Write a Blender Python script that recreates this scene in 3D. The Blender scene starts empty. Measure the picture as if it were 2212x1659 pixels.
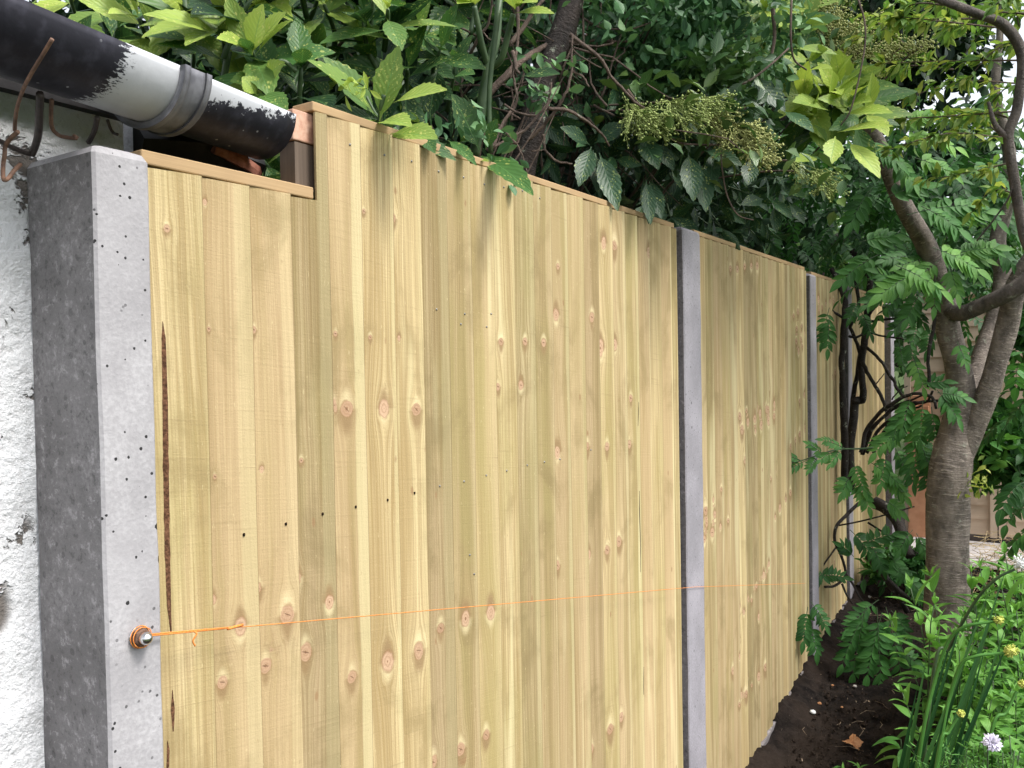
import bpy, math, random
import numpy as np
from mathutils import Vector, noise as mnoise

random.seed(11)
rng = np.random.default_rng(11)
SC = bpy.context.scene
COL = SC.collection
rad = math.radians

# ------------------------------------------------------------------ camera
CAM_C = np.array([1.0, 0.0, 1.6]); CAM_YAW = 33.3; CAM_PITCH = 1.25; CAM_ROLL = 1.0; CAM_F = 1820.0
_a, _p, _r = map(rad, (CAM_YAW, CAM_PITCH, CAM_ROLL))
_f0 = np.array([-math.sin(_a), math.cos(_a), 0]); _r0 = np.array([math.cos(_a), math.sin(_a), 0]); _u0 = np.array([0, 0, 1.0])
FW = _f0 * math.cos(_p) - _u0 * math.sin(_p); _u1 = _u0 * math.cos(_p) + _f0 * math.sin(_p)
RT = _r0 * math.cos(_r) - _u1 * math.sin(_r); UP = _u1 * math.cos(_r) + _r0 * math.sin(_r)
from mathutils import Matrix
cd = bpy.data.cameras.new('camera'); cam = bpy.data.objects.new('camera', cd); COL.objects.link(cam)
cd.sensor_width = 36; cd.lens = CAM_F / 2212 * 36; cd.clip_start = 0.02; cd.clip_end = 800
M4 = Matrix(((RT[0], UP[0], -FW[0], CAM_C[0]), (RT[1], UP[1], -FW[1], CAM_C[1]), (RT[2], UP[2], -FW[2], CAM_C[2]), (0, 0, 0, 1)))
cam.matrix_world = M4
SC.camera = cam

# ------------------------------------------------------------------ world, sun, exposure
SUN_EL, SUN_AZ = 56.0, 88.0          # azimuth clockwise from +Y towards +X
w = bpy.data.worlds.new('World'); SC.world = w; w.use_nodes = True
nt = w.node_tree; nt.nodes.clear()
wo = nt.nodes.new('ShaderNodeOutputWorld'); bg = nt.nodes.new('ShaderNodeBackground'); sk = nt.nodes.new('ShaderNodeTexSky')
sk.sky_type = 'NISHITA'; sk.sun_disc = False; sk.sun_elevation = rad(SUN_EL); sk.sun_rotation = rad(SUN_AZ)
sk.air_density = 1.0; sk.dust_density = 3.0; sk.ozone_density = 1.0
bg.inputs['Strength'].default_value = 0.125
hs = nt.nodes.new('ShaderNodeHueSaturation'); hs.inputs['Saturation'].default_value = .30; hs.inputs['Value'].default_value = 1.45   # thin overcast
nt.links.new(sk.outputs[0], hs.inputs['Color']); nt.links.new(hs.outputs[0], bg.inputs[0]); nt.links.new(bg.outputs[0], wo.inputs[0])
sl = bpy.data.lights.new('sun', 'SUN'); so = bpy.data.objects.new('sun', sl); COL.objects.link(so)
sl.energy = 1.9; sl.angle = rad(16); sl.color = (1.0, 0.96, 0.90)
sd = Vector((math.sin(rad(SUN_AZ)) * math.cos(rad(SUN_EL)), math.cos(rad(SUN_AZ)) * math.cos(rad(SUN_EL)), math.sin(rad(SUN_EL))))
so.rotation_euler = sd.to_track_quat('Z', 'Y').to_euler(); so.location = (4, 2, 8)
vs = SC.view_settings; vs.view_transform = 'Standard'; vs.look = 'None'; vs.exposure = 0.92; vs.gamma = 1; vs.use_curve_mapping = False
cy = SC.cycles
cy.max_bounces = 7; cy.diffuse_bounces = 4; cy.glossy_bounces = 2; cy.transmission_bounces = 4; cy.transparent_max_bounces = 4
cy.use_denoising = True; cy.caustics_reflective = False; cy.caustics_refractive = False; cy.sample_clamp_indirect = 6

# ------------------------------------------------------------------ measuring helpers (photo measure + real distance -> point in the garden)
def W(x, y, Z):
    return CAM_C + Z * (FW + (x - 1106) / CAM_F * RT - (y - 829.5) / CAM_F * UP)
def onx(x, y, x0=0.0):
    d = FW + (x - 1106) / CAM_F * RT - (y - 829.5) / CAM_F * UP
    return CAM_C + d * ((x0 - CAM_C[0]) / d[0])
def z1(x, y): return .337 * x, .337 * y
def z2(x, y): return 677.7 + .337 * x, .337 * y
def z3(x, y): return 1355 + .3873 * x, .3873 * y
def z7(x, y): return 1534 + .3064 * x, 542 + .3064 * y
def z8(x, y): return 1534 + .3873 * x, 1016.6 + .3873 * y
def pts(fn, lst):                      # lst of (x, y, Z)
    return [W(*fn(x, y), Z) for x, y, Z in lst]
def ground_z(y):
    return float(np.interp(y, [-400, 2.2, 3.1, 3.9, 4.8, 6.0, 7.0, 400], [0, 0.0, .045, .175, .26, .34, .38, .4]))

# ------------------------------------------------------------------ mesh builder
class MB:
    def __init__(s):
        s.v = []; s.f = []; s.uv = []; s.a = []; s.n = 0
    def add(s, v, f, uv=None, a=0.5):
        v = np.asarray(v, float).reshape(-1, 3); f = np.asarray(f, int)
        if f.shape[1] == 3: f = np.concatenate([f, f[:, 2:3]], 1)
        s.v.append(v); s.f.append(f + s.n); s.n += len(v)
        s.uv.append(np.zeros((len(v), 2)) if uv is None else np.asarray(uv, float))
        s.a.append(np.full(len(v), a) if np.isscalar(a) else np.asarray(a, float))
    def box(s, lo, hi, a=0.5, bev=0.0):
        x0, y0, z0 = lo; x1, y1, z1 = hi
        s.add([(x0, y0, z0), (x1, y0, z0), (x1, y1, z0), (x0, y1, z0), (x0, y0, z1), (x1, y0, z1), (x1, y1, z1), (x0, y1, z1)],
              [(0, 3, 2, 1), (4, 5, 6, 7), (0, 1, 5, 4), (1, 2, 6, 5), (2, 3, 7, 6), (3, 0, 4, 7)], None, a)
    def tube(s, P, R, seg=8, a=0.5, cap=True, wob=0.0, jit=0.0):
        P = np.asarray(P, float); n = len(P)
        R = np.full(n, R) if np.isscalar(R) else np.asarray(R, float)
        T = np.gradient(P, axis=0); T /= np.linalg.norm(T, axis=1)[:, None] + 1e-9
        ref = np.array([0, 0, 1.0]) if abs(T[0][2]) < .9 else np.array([1.0, 0, 0])
        A = np.cross(T[0], ref); A /= np.linalg.norm(A)
        L = np.concatenate([[0], np.cumsum(np.linalg.norm(np.diff(P, axis=0), axis=1))])
        ang = np.arange(seg) / seg * 2 * math.pi
        V = []; UVs = []
        for i in range(n):
            A = A - T[i] * A.dot(T[i]); A /= np.linalg.norm(A) + 1e-9; B = np.cross(T[i], A)
            rr = R[i] * np.ones(seg)
            if wob:
                rr = rr * (1 + wob * np.array([mnoise.noise(Vector((math.cos(t) * 1.5, math.sin(t) * 1.5, L[i] * 6 + P[0][0] * 7))) for t in ang]))
            V.append(P[i] + rr[:, None] * (np.cos(ang)[:, None] * A + np.sin(ang)[:, None] * B))
            UVs.append(np.stack([ang / (2 * math.pi), np.full(seg, L[i])], 1))
        V = np.concatenate(V); UVs = np.concatenate(UVs); F = []
        for i in range(n - 1):
            for j in range(seg):
                k = (j + 1) % seg
                F.append((i * seg + j, i * seg + k, (i + 1) * seg + k, (i + 1) * seg + j))
        if cap:
            V = np.concatenate([V, P[:1], P[-1:]]); UVs = np.concatenate([UVs, [[.5, 0]], [[.5, L[-1]]]])
            c0, c1 = len(V) - 2, len(V) - 1
            for j in range(seg):
                k = (j + 1) % seg
                F.append((c0, k, j, j)); F.append((c1, (n - 1) * seg + j, (n - 1) * seg + k, (n - 1) * seg + k))
        s.add(V, F, UVs, a)
    def leaves(s, T, P, D, N, L, Wd, bend, a, curl=None):
        """T=(verts2d(y,x,fold),faces,uv); arrays of leaf base, direction, normal, length, width, bend, tint"""
        tv, tf, tuv = T
        P = np.asarray(P, float); m = len(P)
        if m == 0: return
        D = np.asarray(D, float); D = D / (np.linalg.norm(D, axis=1)[:, None] + 1e-9)
        N = np.asarray(N, float); N = N - D * np.sum(N * D, 1)[:, None]; N = N / (np.linalg.norm(N, axis=1)[:, None] + 1e-9)
        S = np.cross(D, N)
        L = np.broadcast_to(np.asarray(L, float), (m,)); Wd = np.broadcast_to(np.asarray(Wd, float), (m,)); bend = np.broadcast_to(np.asarray(bend, float), (m,))
        y = tv[:, 0][None, :, None]; x = tv[:, 1][None, :, None]; zf = tv[:, 2][None, :, None]
        L_ = L[:, None, None]; W_ = Wd[:, None, None]; b_ = bend[:, None, None]
        ph = b_ * y                                      # bends along an arc
        yy = np.where(np.abs(b_) < 1e-3, y, np.sin(ph) / np.where(np.abs(b_) < 1e-3, 1, b_))
        zz = np.where(np.abs(b_) < 1e-3, 0, -(1 - np.cos(ph)) / np.where(np.abs(b_) < 1e-3, 1, b_))
        V = P[:, None, :] + D[:, None, :] * L_ * yy + N[:, None, :] * (L_ * zz + zf * W_) + S[:, None, :] * x * W_
        nv = tv.shape[0]
        F = (tf[None] + (np.arange(m) * nv)[:, None, None]).reshape(-1, 4)
        s.add(V.reshape(-1, 3), F, np.tile(tuv, (m, 1)), np.repeat(np.broadcast_to(np.asarray(a, float), (m,)), nv))
    def build(s, name, mat, parent=None, smooth=True, extra=None):
        me = bpy.data.meshes.new(name)
        V = np.concatenate(s.v); F = np.concatenate(s.f); UVs = np.concatenate(s.uv); A = np.concatenate(s.a)
        tri = F[:, 2] == F[:, 3]
        order = np.concatenate([np.nonzero(~tri)[0], np.nonzero(tri)[0]])
        nq = int((~tri).sum()); ntr = int(tri.sum())
        loops = np.concatenate([F[~tri].ravel(), F[tri][:, :3].ravel()]).astype(np.int32)
        me.vertices.add(len(V)); me.vertices.foreach_set('co', V.astype(np.float32).ravel())
        me.loops.add(len(loops)); me.loops.foreach_set('vertex_index', loops)
        me.polygons.add(nq + ntr)
        st = np.concatenate([np.arange(nq) * 4, nq * 4 + np.arange(ntr) * 3]).astype(np.int32)
        me.polygons.foreach_set('loop_start', st)
        try: me.polygons.foreach_set('loop_total', np.concatenate([np.full(nq, 4), np.full(ntr, 3)]).astype(np.int32))
        except Exception: pass
        me.update(calc_edges=True)
        uvl = me.uv_layers.new(name='UVMap'); uvl.data.foreach_set('uv', UVs[loops].astype(np.float32).ravel())
        at = me.attributes.new('rnd', 'FLOAT', 'POINT'); at.data.foreach_set('value', A.astype(np.float32))
        if extra:
            for k, (ty, arr) in extra.items():
                at = me.attributes.new(k, ty, 'POINT')
                at.data.foreach_set('vector' if ty == 'FLOAT_VECTOR' else 'value', np.asarray(arr, np.float32).ravel())
        me.polygons.foreach_set('use_smooth', np.full(nq + ntr, smooth))
        me.validate(); me.update()
        me.materials.append(mat)
        o = bpy.data.objects.new(name, me); COL.objects.link(o)
        if parent is not None:
            o.parent = parent; o.matrix_parent_inverse = Matrix.Translation(-Vector(parent.location))
        return o

def build_pieces(mb, name, mat, parent, keep=60, rest='twigs'):
    sz = [float(np.ptp(v, axis=0).max()) * (1 + 20 * float(np.linalg.norm(v[0] - v[len(v) // 8]) if len(v) > 16 else 0)) for v in mb.v]
    order = np.argsort(sz)[::-1]; off = np.concatenate([[0], np.cumsum([len(v) for v in mb.v])])
    rs = MB()
    for k, i in enumerate(order):
        t = MB() if k < keep else rs
        f = mb.f[i] - off[i]; t.v.append(mb.v[i]); t.f.append(f + t.n); t.n += len(mb.v[i]); t.uv.append(mb.uv[i]); t.a.append(mb.a[i])
        if k < keep: t.build(name, mat, parent)
    if rs.n: o = rs.build(rest, mat, parent); o['kind'] = 'stuff'
def thing(name, label, cat, loc, group=None):
    o = bpy.data.objects.new(name, None); COL.objects.link(o); o.location = [float(c) for c in loc]; o.empty_display_size = .1
    o['label'] = label; o['category'] = cat
    if group: o['group'] = group
    return o
def tag(o, label, cat, group=None):
    o['label'] = label; o['category'] = cat
    if group: o['group'] = group
    return o
def bevel(o, wd, seg=2):
    m = o.modifiers.new('bevel', 'BEVEL'); m.width = wd; m.segments = seg; m.limit_method = 'ANGLE'
    return o
def smooth_path(P, n=6):
    P = np.asarray(P, float); out = []
    Q = np.concatenate([[2 * P[0] - P[1]], P, [2 * P[-1] - P[-2]]])
    for i in range(1, len(Q) - 2):
        for t in np.arange(n) / n:
            a, b, c, d = Q[i - 1], Q[i], Q[i + 1], Q[i + 2]
            out.append(.5 * ((2 * b) + (c - a) * t + (2 * a - 5 * b + 4 * c - d) * t * t + (3 * b - a - 3 * c + d) * t ** 3))
    out.append(P[-1]); return np.array(out)
def sm_rad(R, n=6):
    R = np.asarray(R, float); x = np.arange(len(R)); return np.interp(np.arange((len(R) - 1) * n + 1) / n, x, R)

# ------------------------------------------------------------------ node helper
class NT:
    def __init__(s, name):
        s.m = bpy.data.materials.new(name); s.m.use_nodes = True; s.t = s.m.node_tree; s.t.nodes.clear()
        s.out = s.t.nodes.new('ShaderNodeOutputMaterial')
    def new(s, ty, **kw):
        n = s.t.nodes.new(ty)
        for k, v in kw.items(): setattr(n, k, v)
        return n
    def put(s, sock, v):
        if isinstance(v, bpy.types.NodeSocket): s.t.links.new(v, sock)
        elif v is not None:
            if hasattr(sock.default_value, '__len__') and not hasattr(v, '__len__'): v = [v] * len(sock.default_value)
            if hasattr(sock.default_value, '__len__') and len(sock.default_value) == 4 and len(v) == 3: v = (*v, 1)
            sock.default_value = v
    def math(s, op, a, b=None, c=None, clamp=False):
        n = s.new('ShaderNodeMath', operation=op, use_clamp=clamp); s.put(n.inputs[0], a)
        if b is not None: s.put(n.inputs[1], b)
        if c is not None: s.put(n.inputs[2], c)
        return n.outputs[0]
    def mix(s, f, a, b, blend='MIX'):
        n = s.new('ShaderNodeMix', data_type='RGBA', blend_type=blend); n.clamp_factor = True
        s.put(n.inputs[0], f); s.put(n.inputs[6], a); s.put(n.inputs[7], b); return n.outputs[2]
    def step(s, x, lo, hi, a=0.0, b=1.0):
        n = s.new('ShaderNodeMapRange', interpolation_type='SMOOTHSTEP'); s.put(n.inputs[0], x)
        s.put(n.inputs[1], lo); s.put(n.inputs[2], hi); s.put(n.inputs[3], a); s.put(n.inputs[4], b); return n.outputs[0]
    def ramp(s, x, stops):
        n = s.new('ShaderNodeValToRGB'); e = n.color_ramp.elements
        while len(e) < len(stops): e.new(.5)
        for el, (p, c) in zip(e, stops): el.position = p; el.color = (*c, 1)
        s.put(n.inputs[0], x); return n.outputs[0]
    def noise(s, vec, scale, detail=3, rough=.55, dist=0.0, out=0):
        n = s.new('ShaderNodeTexNoise'); s.put(n.inputs['Vector'], vec); n.inputs['Scale'].default_value = scale
        n.inputs['Detail'].default_value = detail; n.inputs['Roughness'].default_value = rough; n.inputs['Distortion'].default_value = dist
        return n.outputs[out]
    def vor(s, vec, scale, feature='F1', rnd=1.0, out='Distance'):
        n = s.new('ShaderNodeTexVoronoi', feature=feature); s.put(n.inputs['Vector'], vec); n.inputs['Scale'].default_value = scale
        n.inputs['Randomness'].default_value = rnd; return n.outputs[out]
    def vec(s, v, scale=(1, 1, 1), loc=(0, 0, 0)):
        n = s.new('ShaderNodeMapping'); s.put(n.inputs[0], v); n.inputs['Scale'].default_value = scale; n.inputs['Location'].default_value = loc
        return n.outputs[0]
    def attr(s, name, out='Fac'):
        n = s.new('ShaderNodeAttribute'); n.attribute_name = name; return n.outputs[out]
    def sep(s, v):
        n = s.new('ShaderNodeSeparateXYZ'); s.put(n.inputs[0], v); return n.outputs
    def comb(s, x, y, z):
        n = s.new('ShaderNodeCombineXYZ'); s.put(n.inputs[0], x); s.put(n.inputs[1], y); s.put(n.inputs[2], z); return n.outputs[0]
    def obj(s): return s.new('ShaderNodeTexCoord').outputs['Object']
    def pos(s): return s.new('ShaderNodeNewGeometry').outputs['Position']
    def uv(s): return s.new('ShaderNodeTexCoord').outputs['UV']
    def bump(s, h, st=.3, d=.01):
        n = s.new('ShaderNodeBump'); n.inputs['Strength'].default_value = st; n.inputs['Distance'].default_value = d; s.put(n.inputs['Height'], h); return n.outputs[0]
    def finish(s, col, rough=.8, spec=.3, normal=None, trans=0.0, tcol=None, metal=0.0):
        b = s.new('ShaderNodeBsdfPrincipled'); s.put(b.inputs['Base Color'], col); s.put(b.inputs['Roughness'], rough)
        b.inputs['Specular IOR Level'].default_value = spec; s.put(b.inputs['Metallic'], metal)
        if normal is not None: s.t.links.new(normal, b.inputs['Normal'])
        sh = b.outputs[0]
        if trans:
            t = s.new('ShaderNodeBsdfTranslucent'); s.put(t.inputs[0], tcol if tcol is not None else col)
            mx = s.new('ShaderNodeMixShader'); mx.inputs[0].default_value = trans
            s.t.links.new(sh, mx.inputs[1]); s.t.links.new(t.outputs[0], mx.inputs[2]); sh = mx.outputs[0]
        s.t.links.new(sh, s.out.inputs[0]); return s.m

# ------------------------------------------------------------------ materials
def mat_board():
    n = NT('treated_pine')
    g = n.attr('grain', 'Vector'); gx, gz, gr = n.sep(g)
    kv = n.attr('knot', 'Vector'); kx, kz, kR = n.sep(kv); kd = n.attr('kd'); br = n.attr('rnd')
    # long fibre streaks, wide bands, growth-ring lines
    v1 = n.comb(n.math('MULTIPLY', gx, 34), n.math('MULTIPLY', gz, .9), n.math('MULTIPLY', gr, 31))
    band = n.noise(v1, 1.0, 3, .55, .4)
    v2 = n.comb(n.math('MULTIPLY', gx, 330), n.math('MULTIPLY', gz, 2.2), n.math('MULTIPLY', gr, 53))
    line = n.noise(v2, 1.0, 3, .65)
    v3 = n.comb(n.math('MULTIPLY', gx, 9), n.math('MULTIPLY', gz, 2.2), n.math('MULTIPLY', gr, 17))
    blot = n.noise(v3, 1.0, 4, .6, .3)
    patch = n.noise(n.vec(n.pos(), (1, 1.5, 1)), 4.6, 5, .62, .4)
    ringp = n.math('ADD', n.math('MULTIPLY', gx, 700), n.math('ADD', n.math('MULTIPLY', band, 26), n.math('MULTIPLY', gr, 40)))
    rl = n.step(n.math('SINE', ringp), .45, .98)
    rmask = n.step(n.noise(n.comb(n.math('MULTIPLY', gx, 15), n.math('MULTIPLY', gz, .5), n.math('MULTIPLY', gr, 71)), 1.0, 2), .46, .60)
    base = n.mix(n.step(band, .34, .68), (.39, .285, .145), (.60, .475, .275))
    base = n.mix(n.step(line, .38, .60, .60, 0), base, (.29, .205, .10))
    base = n.mix(n.math('MULTIPLY', n.math('MULTIPLY', rl, rmask), .55), base, (.30, .205, .09))
    gsel = n.math('ADD', n.math('MULTIPLY', blot, .85), n.math('MULTIPLY', n.math('FRACT', n.math('MULTIPLY', br, 7.13)), .26))
    base = n.mix(n.step(gsel, .50, .80, 0, .55), base, (.35, .295, .12))
    psel = n.math('ADD', n.math('MULTIPLY', band, .75), n.math('MULTIPLY', n.math('FRACT', n.math('MULTIPLY', br, 13.7)), .32))
    base = n.mix(n.step(psel, .48, .74, 0, .55), base, (.47, .33, .195))
    base = n.mix(n.step(patch, .50, .68, 0, .62), base, (.27, .20, .095))
    pale = n.noise(n.comb(n.math('MULTIPLY', gx, 22), n.math('MULTIPLY', gz, 1.1), n.math('MULTIPLY', gr, 91)), 1.0, 2)
    base = n.mix(n.step(pale, .60, .72, 0, .6), base, (.64, .555, .335))
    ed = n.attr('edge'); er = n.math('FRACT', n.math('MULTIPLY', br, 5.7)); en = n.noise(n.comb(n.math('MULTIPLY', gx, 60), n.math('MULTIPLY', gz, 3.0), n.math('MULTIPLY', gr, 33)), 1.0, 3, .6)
    lo_ = n.math('SUBTRACT', .95, n.math('MULTIPLY', n.math('FRACT', n.math('MULTIPLY', br, 17.3)), .30))            # pale sapwood arris and edge highlight in one colour, width differs per board
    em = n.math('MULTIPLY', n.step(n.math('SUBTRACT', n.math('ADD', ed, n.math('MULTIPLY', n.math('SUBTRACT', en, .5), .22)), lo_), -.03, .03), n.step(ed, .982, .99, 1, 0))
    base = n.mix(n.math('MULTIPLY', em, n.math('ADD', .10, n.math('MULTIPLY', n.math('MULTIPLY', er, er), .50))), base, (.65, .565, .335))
    base = n.mix(n.step(ed, .982, .992, 0, .55), base, (.17, .115, .055))  # thin shadow line along the board edge, put into the colour
    val = n.math('ADD', .70, n.math('MULTIPLY', n.math('FRACT', n.math('MULTIPLY', br, 3.31)), .32))
    base = n.mix(1.0, base, n.comb(n.math('MULTIPLY', val, 1.0), n.math('MULTIPLY', val, 1.02), n.math('MULTIPLY', val, .985)), 'MULTIPLY')
    # knots
    wob = n.math('MULTIPLY', n.math('SUBTRACT', n.noise(n.pos(), 45, 3), .5), .85)
    kseed = n.math('FRACT', n.math('MULTIPLY', kR, 7919.0))
    d = n.math('SQRT', n.math('ADD', n.math('MULTIPLY', kx, kx), n.math('MULTIPLY', n.math('MULTIPLY', kz, kz), n.math('ADD', .38, n.math('MULTIPLY', kseed, .5)))))
    dr = n.math('ADD', n.math('DIVIDE', d, n.math('MAXIMUM', kR, .001)), wob)
    gate = n.step(kd, 1.6, 2.6, 1, 0)
    ring = n.math('SINE', n.math('ADD', n.math('MULTIPLY', dr, 15), n.math('MULTIPLY', kseed, 6)))
    kcol = n.mix(n.step(ring, -.2, 1.0, 0, .55), n.mix(kseed, (.52, .355, .235), (.39, .245, .15)), (.33, .20, .115))
    kcol = n.mix(n.step(n.noise(n.pos(), 210, 2), .45, .65, 0, .3), kcol, (.33, .20, .11))
    kcol = n.mix(n.step(dr, .08, .2, .8, 0), kcol, (.20, .10, .05))
    crack = n.math('ABSOLUTE', n.math('ADD', kz, n.math('MULTIPLY', kx, n.math('SUBTRACT', n.math('MULTIPLY', kseed, 1.6), .5))))
    ck = n.math('MULTIPLY', n.step(crack, .0004, .0011, 1, 0), n.step(dr, .35, .65, 1, 0))
    kcol = n.mix(n.math('MULTIPLY', n.math('MULTIPLY', ck, n.math('GREATER_THAN', kseed, .35)), .8), kcol, (.10, .05, .03))
    inside = n.math('MULTIPLY', n.step(dr, .88, 1.02, .96, 0), gate)
    rim = n.math('MULTIPLY', n.math('MULTIPLY', n.step(dr, .78, 1.0), n.step(dr, 1.0, 1.25, 1, 0)), gate)
    kn_x = n.math('DIVIDE', n.math('ABSOLUTE', kx), n.math('MAXIMUM', kR, .001)); kn_z = n.math('DIVIDE', n.math('ABSOLUTE', kz), n.math('MAXIMUM', kR, .001))
    streak = n.math('ADD', n.math('ADD', kn_x, n.math('MULTIPLY', kn_z, .30)), n.math('MULTIPLY', n.math('SUBTRACT', n.noise(v3, 4.0, 4), .5), 1.9))
    halo = n.math('MULTIPLY', n.step(streak, .4, 1.9, .55, 0), n.step(kd, 1.3, 2.5, 1, 0))
    sg = n.math('SIGN', n.math('SUBTRACT', kseed, .4)); kzs = n.math('MULTIPLY', kz, sg)
    dn = n.math('ADD', n.math('ADD', n.math('MULTIPLY', kn_x, .55), n.math('MULTIPLY', kn_z, .13)), n.math('MULTIPLY', n.math('SUBTRACT', n.noise(v3, 3.0, 4), .5), 1.6))
    stain = n.math('MULTIPLY', n.math('MULTIPLY', n.step(dn, .35, 1.1, .85, 0), n.step(kd, 1.6, 3.2, 1, 0)), n.step(n.math('DIVIDE', kzs, n.math('MAXIMUM', kR, .001)), -.35, .25, 1, 0))
    base = n.mix(stain, base, (.25, .165, .08))
    side = n.step(n.math('DIVIDE', n.math('MULTIPLY', kzs, -1), n.math('MAXIMUM', kR, .001)), -.9, .4)
    base = n.mix(n.math('MULTIPLY', halo, n.math('SUBTRACT', 1, side)), base, (.68, .585, .35))
    base = n.mix(n.math('MULTIPLY', halo, n.math('MULTIPLY', side, .5)), base, (.27, .185, .095))
    base = n.mix(inside, base, kcol)
    base = n.mix(n.math('MULTIPLY', rim, n.math('MULTIPLY', n.step(n.noise(n.pos(), 50, 2), .40, .6), .65)), base, (.27, .16, .08))
    # little pin knots and specks
    pk = n.vor(n.comb(n.math('MULTIPLY', gx, 16), n.math('MULTIPLY', gz, 6.5), n.math('MULTIPLY', gr, 20)), 1.0)
    base = n.mix(n.step(pk, .03, .07, .7, 0), base, (.27, .16, .08))
    sp = n.noise(n.vec(n.pos(), (300, 300, 90)), 1.0, 2)
    base = n.mix(n.step(sp, .67, .76, 0, .32), base, (.68, .57, .33))
    base = n.mix(n.step(sp, .26, .33, .4, 0), base, (.28, .2, .1))
    # saw marks
    px, py, pz = n.sep(n.pos())
    saw = n.noise(n.comb(n.math('MULTIPLY', py, 6), n.math('ADD', n.math('MULTIPLY', pz, 230), n.math('MULTIPLY', py, 25)), n.math('MULTIPLY', gr, 9)), 1.0, 2)
    sawm = n.math('MULTIPLY', n.step(saw, .62, .74), n.step(n.noise(n.comb(n.math('MULTIPLY', py, 9), n.math('MULTIPLY', pz, 2), gr), 1.0, 1), .5, .62))
    base = n.mix(n.math('MULTIPLY', sawm, .30), base, (.24, .18, .09))
    h = n.math('ADD', n.math('MULTIPLY', line, .7), n.math('ADD', n.math('MULTIPLY', saw, .35), n.math('MULTIPLY', n.noise(n.pos(), 420, 2), .5)))
    return n.finish(base, .78, .22, n.bump(h, .4, .0025))

def mat_rail(name='rail_timber', c1=(.33, .22, .115), c2=(.45, .315, .175), ax=1):
    n = NT(name); p = n.pos(); x, y, z = n.sep(p)
    k = [160, 160, 160]; k[ax] = 3
    f = n.noise(n.vec(p, tuple(k)), 1.0, 3, .6); b = n.noise(p, 6, 2)
    c = n.mix(f, c1, c2); c = n.mix(n.step(b, .5, .75, 0, .5), c, tuple(v * .6 for v in c1))
    return n.finish(c, .8, .2, n.bump(f, .3, .002))

def mat_concrete(name, base, dark, pit=1.0, mott=.5):
    n = NT(name); p = n.pos()
    a = n.noise(p, 9, 5, .6); b = n.noise(p, 160, 3, .6); c2 = n.noise(p, 3.1, 3, .5)
    c = n.mix(n.step(a, .35, .68), dark, base)
    c = n.mix(n.step(b, .35, .7, mott, 0), c, tuple(v * .62 for v in base))
    c = n.mix(n.step(c2, .5, .7, 0, .3), c, tuple(min(1, v * 1.25) for v in base))
    vd = n.math('ADD', n.vor(p, 62), n.math('MULTIPLY', n.math('SUBTRACT', n.noise(p, 220, 2), .5), .10))
    msk = n.step(n.noise(p, 7.5, 2), .30, .46)
    rsz = n.vor(p, 62, out='Color'); rs = n.sep(rsz)[0]
    hole = n.math('MULTIPLY', n.math('LESS_THAN', vd, n.math('MULTIPLY', n.math('MULTIPLY', rs, rs), .30)), msk)
    vd2 = n.vor(p, 26); rs2 = n.sep(n.vor(p, 26, out='Color'))[1]
    hole2 = n.math('LESS_THAN', n.math('ADD', vd2, n.math('MULTIPLY', n.math('SUBTRACT', n.noise(p, 160, 2), .5), .10)), n.math('MULTIPLY', n.step(rs2, .40, 1.1), .14))
    vd3 = n.vor(p, 130); rs3 = n.sep(n.vor(p, 130, out='Color'))[0]
    hole2 = n.math('MAXIMUM', hole2, n.math('MULTIPLY', n.math('LESS_THAN', vd3, n.math('MULTIPLY', n.step(rs3, .6, 1.0), .26)), n.step(n.noise(p, 11, 2), .42, .55)))
    hole = n.math('MAXIMUM', hole, hole2)
    hole = n.math('MULTIPLY', hole, pit)
    if mott > .55:
        fl = n.noise(p, 62, 6, .78, .3)
        c = n.mix(n.step(fl, .53, .66, 0, .62), c, tuple(min(1, v * 1.6) for v in base)); c = n.mix(n.step(fl, .36, .46, .55, 0), c, tuple(v * .5 for v in dark))
    c = n.mix(hole, c, tuple(v * .07 for v in base))
    h = n.math('SUBTRACT', n.math('ADD', n.math('MULTIPLY', b, .5), n.math('MULTIPLY', a, .5)), n.math('MULTIPLY', hole, 1.6))
    return n.finish(c, .9, .2, n.bump(h, .55, .003))

def mat_whitewall():
    n = NT('white_masonry_paint'); p = n.pos()
    a = n.noise(p, 18, 5, .62); b = n.noise(p, 110, 4, .65); ch = n.noise(p, 11, 5, .7, .4)
    big = n.noise(n.vec(p, (1, 1, .9)), 4.2, 2)
    chip = n.math('MULTIPLY', n.step(ch, .575, .61), n.step(big, .50, .57))
    c = n.mix(n.step(a, .3, .7, .25, 0), (.70, .71, .735), (.55, .55, .555))
    c = n.mix(n.step(b, .32, .47, .4, 0), c, (.42, .41, .41))
    cc = n.mix(n.noise(p, 60, 3), (.05, .048, .047), (.24, .21, .19))
    c = n.mix(chip, c, cc)
    h = n.math('SUBTRACT', n.math('ADD', n.math('MULTIPLY', a, .7), n.math('MULTIPLY', b, .5)), n.math('MULTIPLY', chip, .5))
    return n.finish(c, .85, .25, n.bump(h, 1.0, .010))

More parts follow.
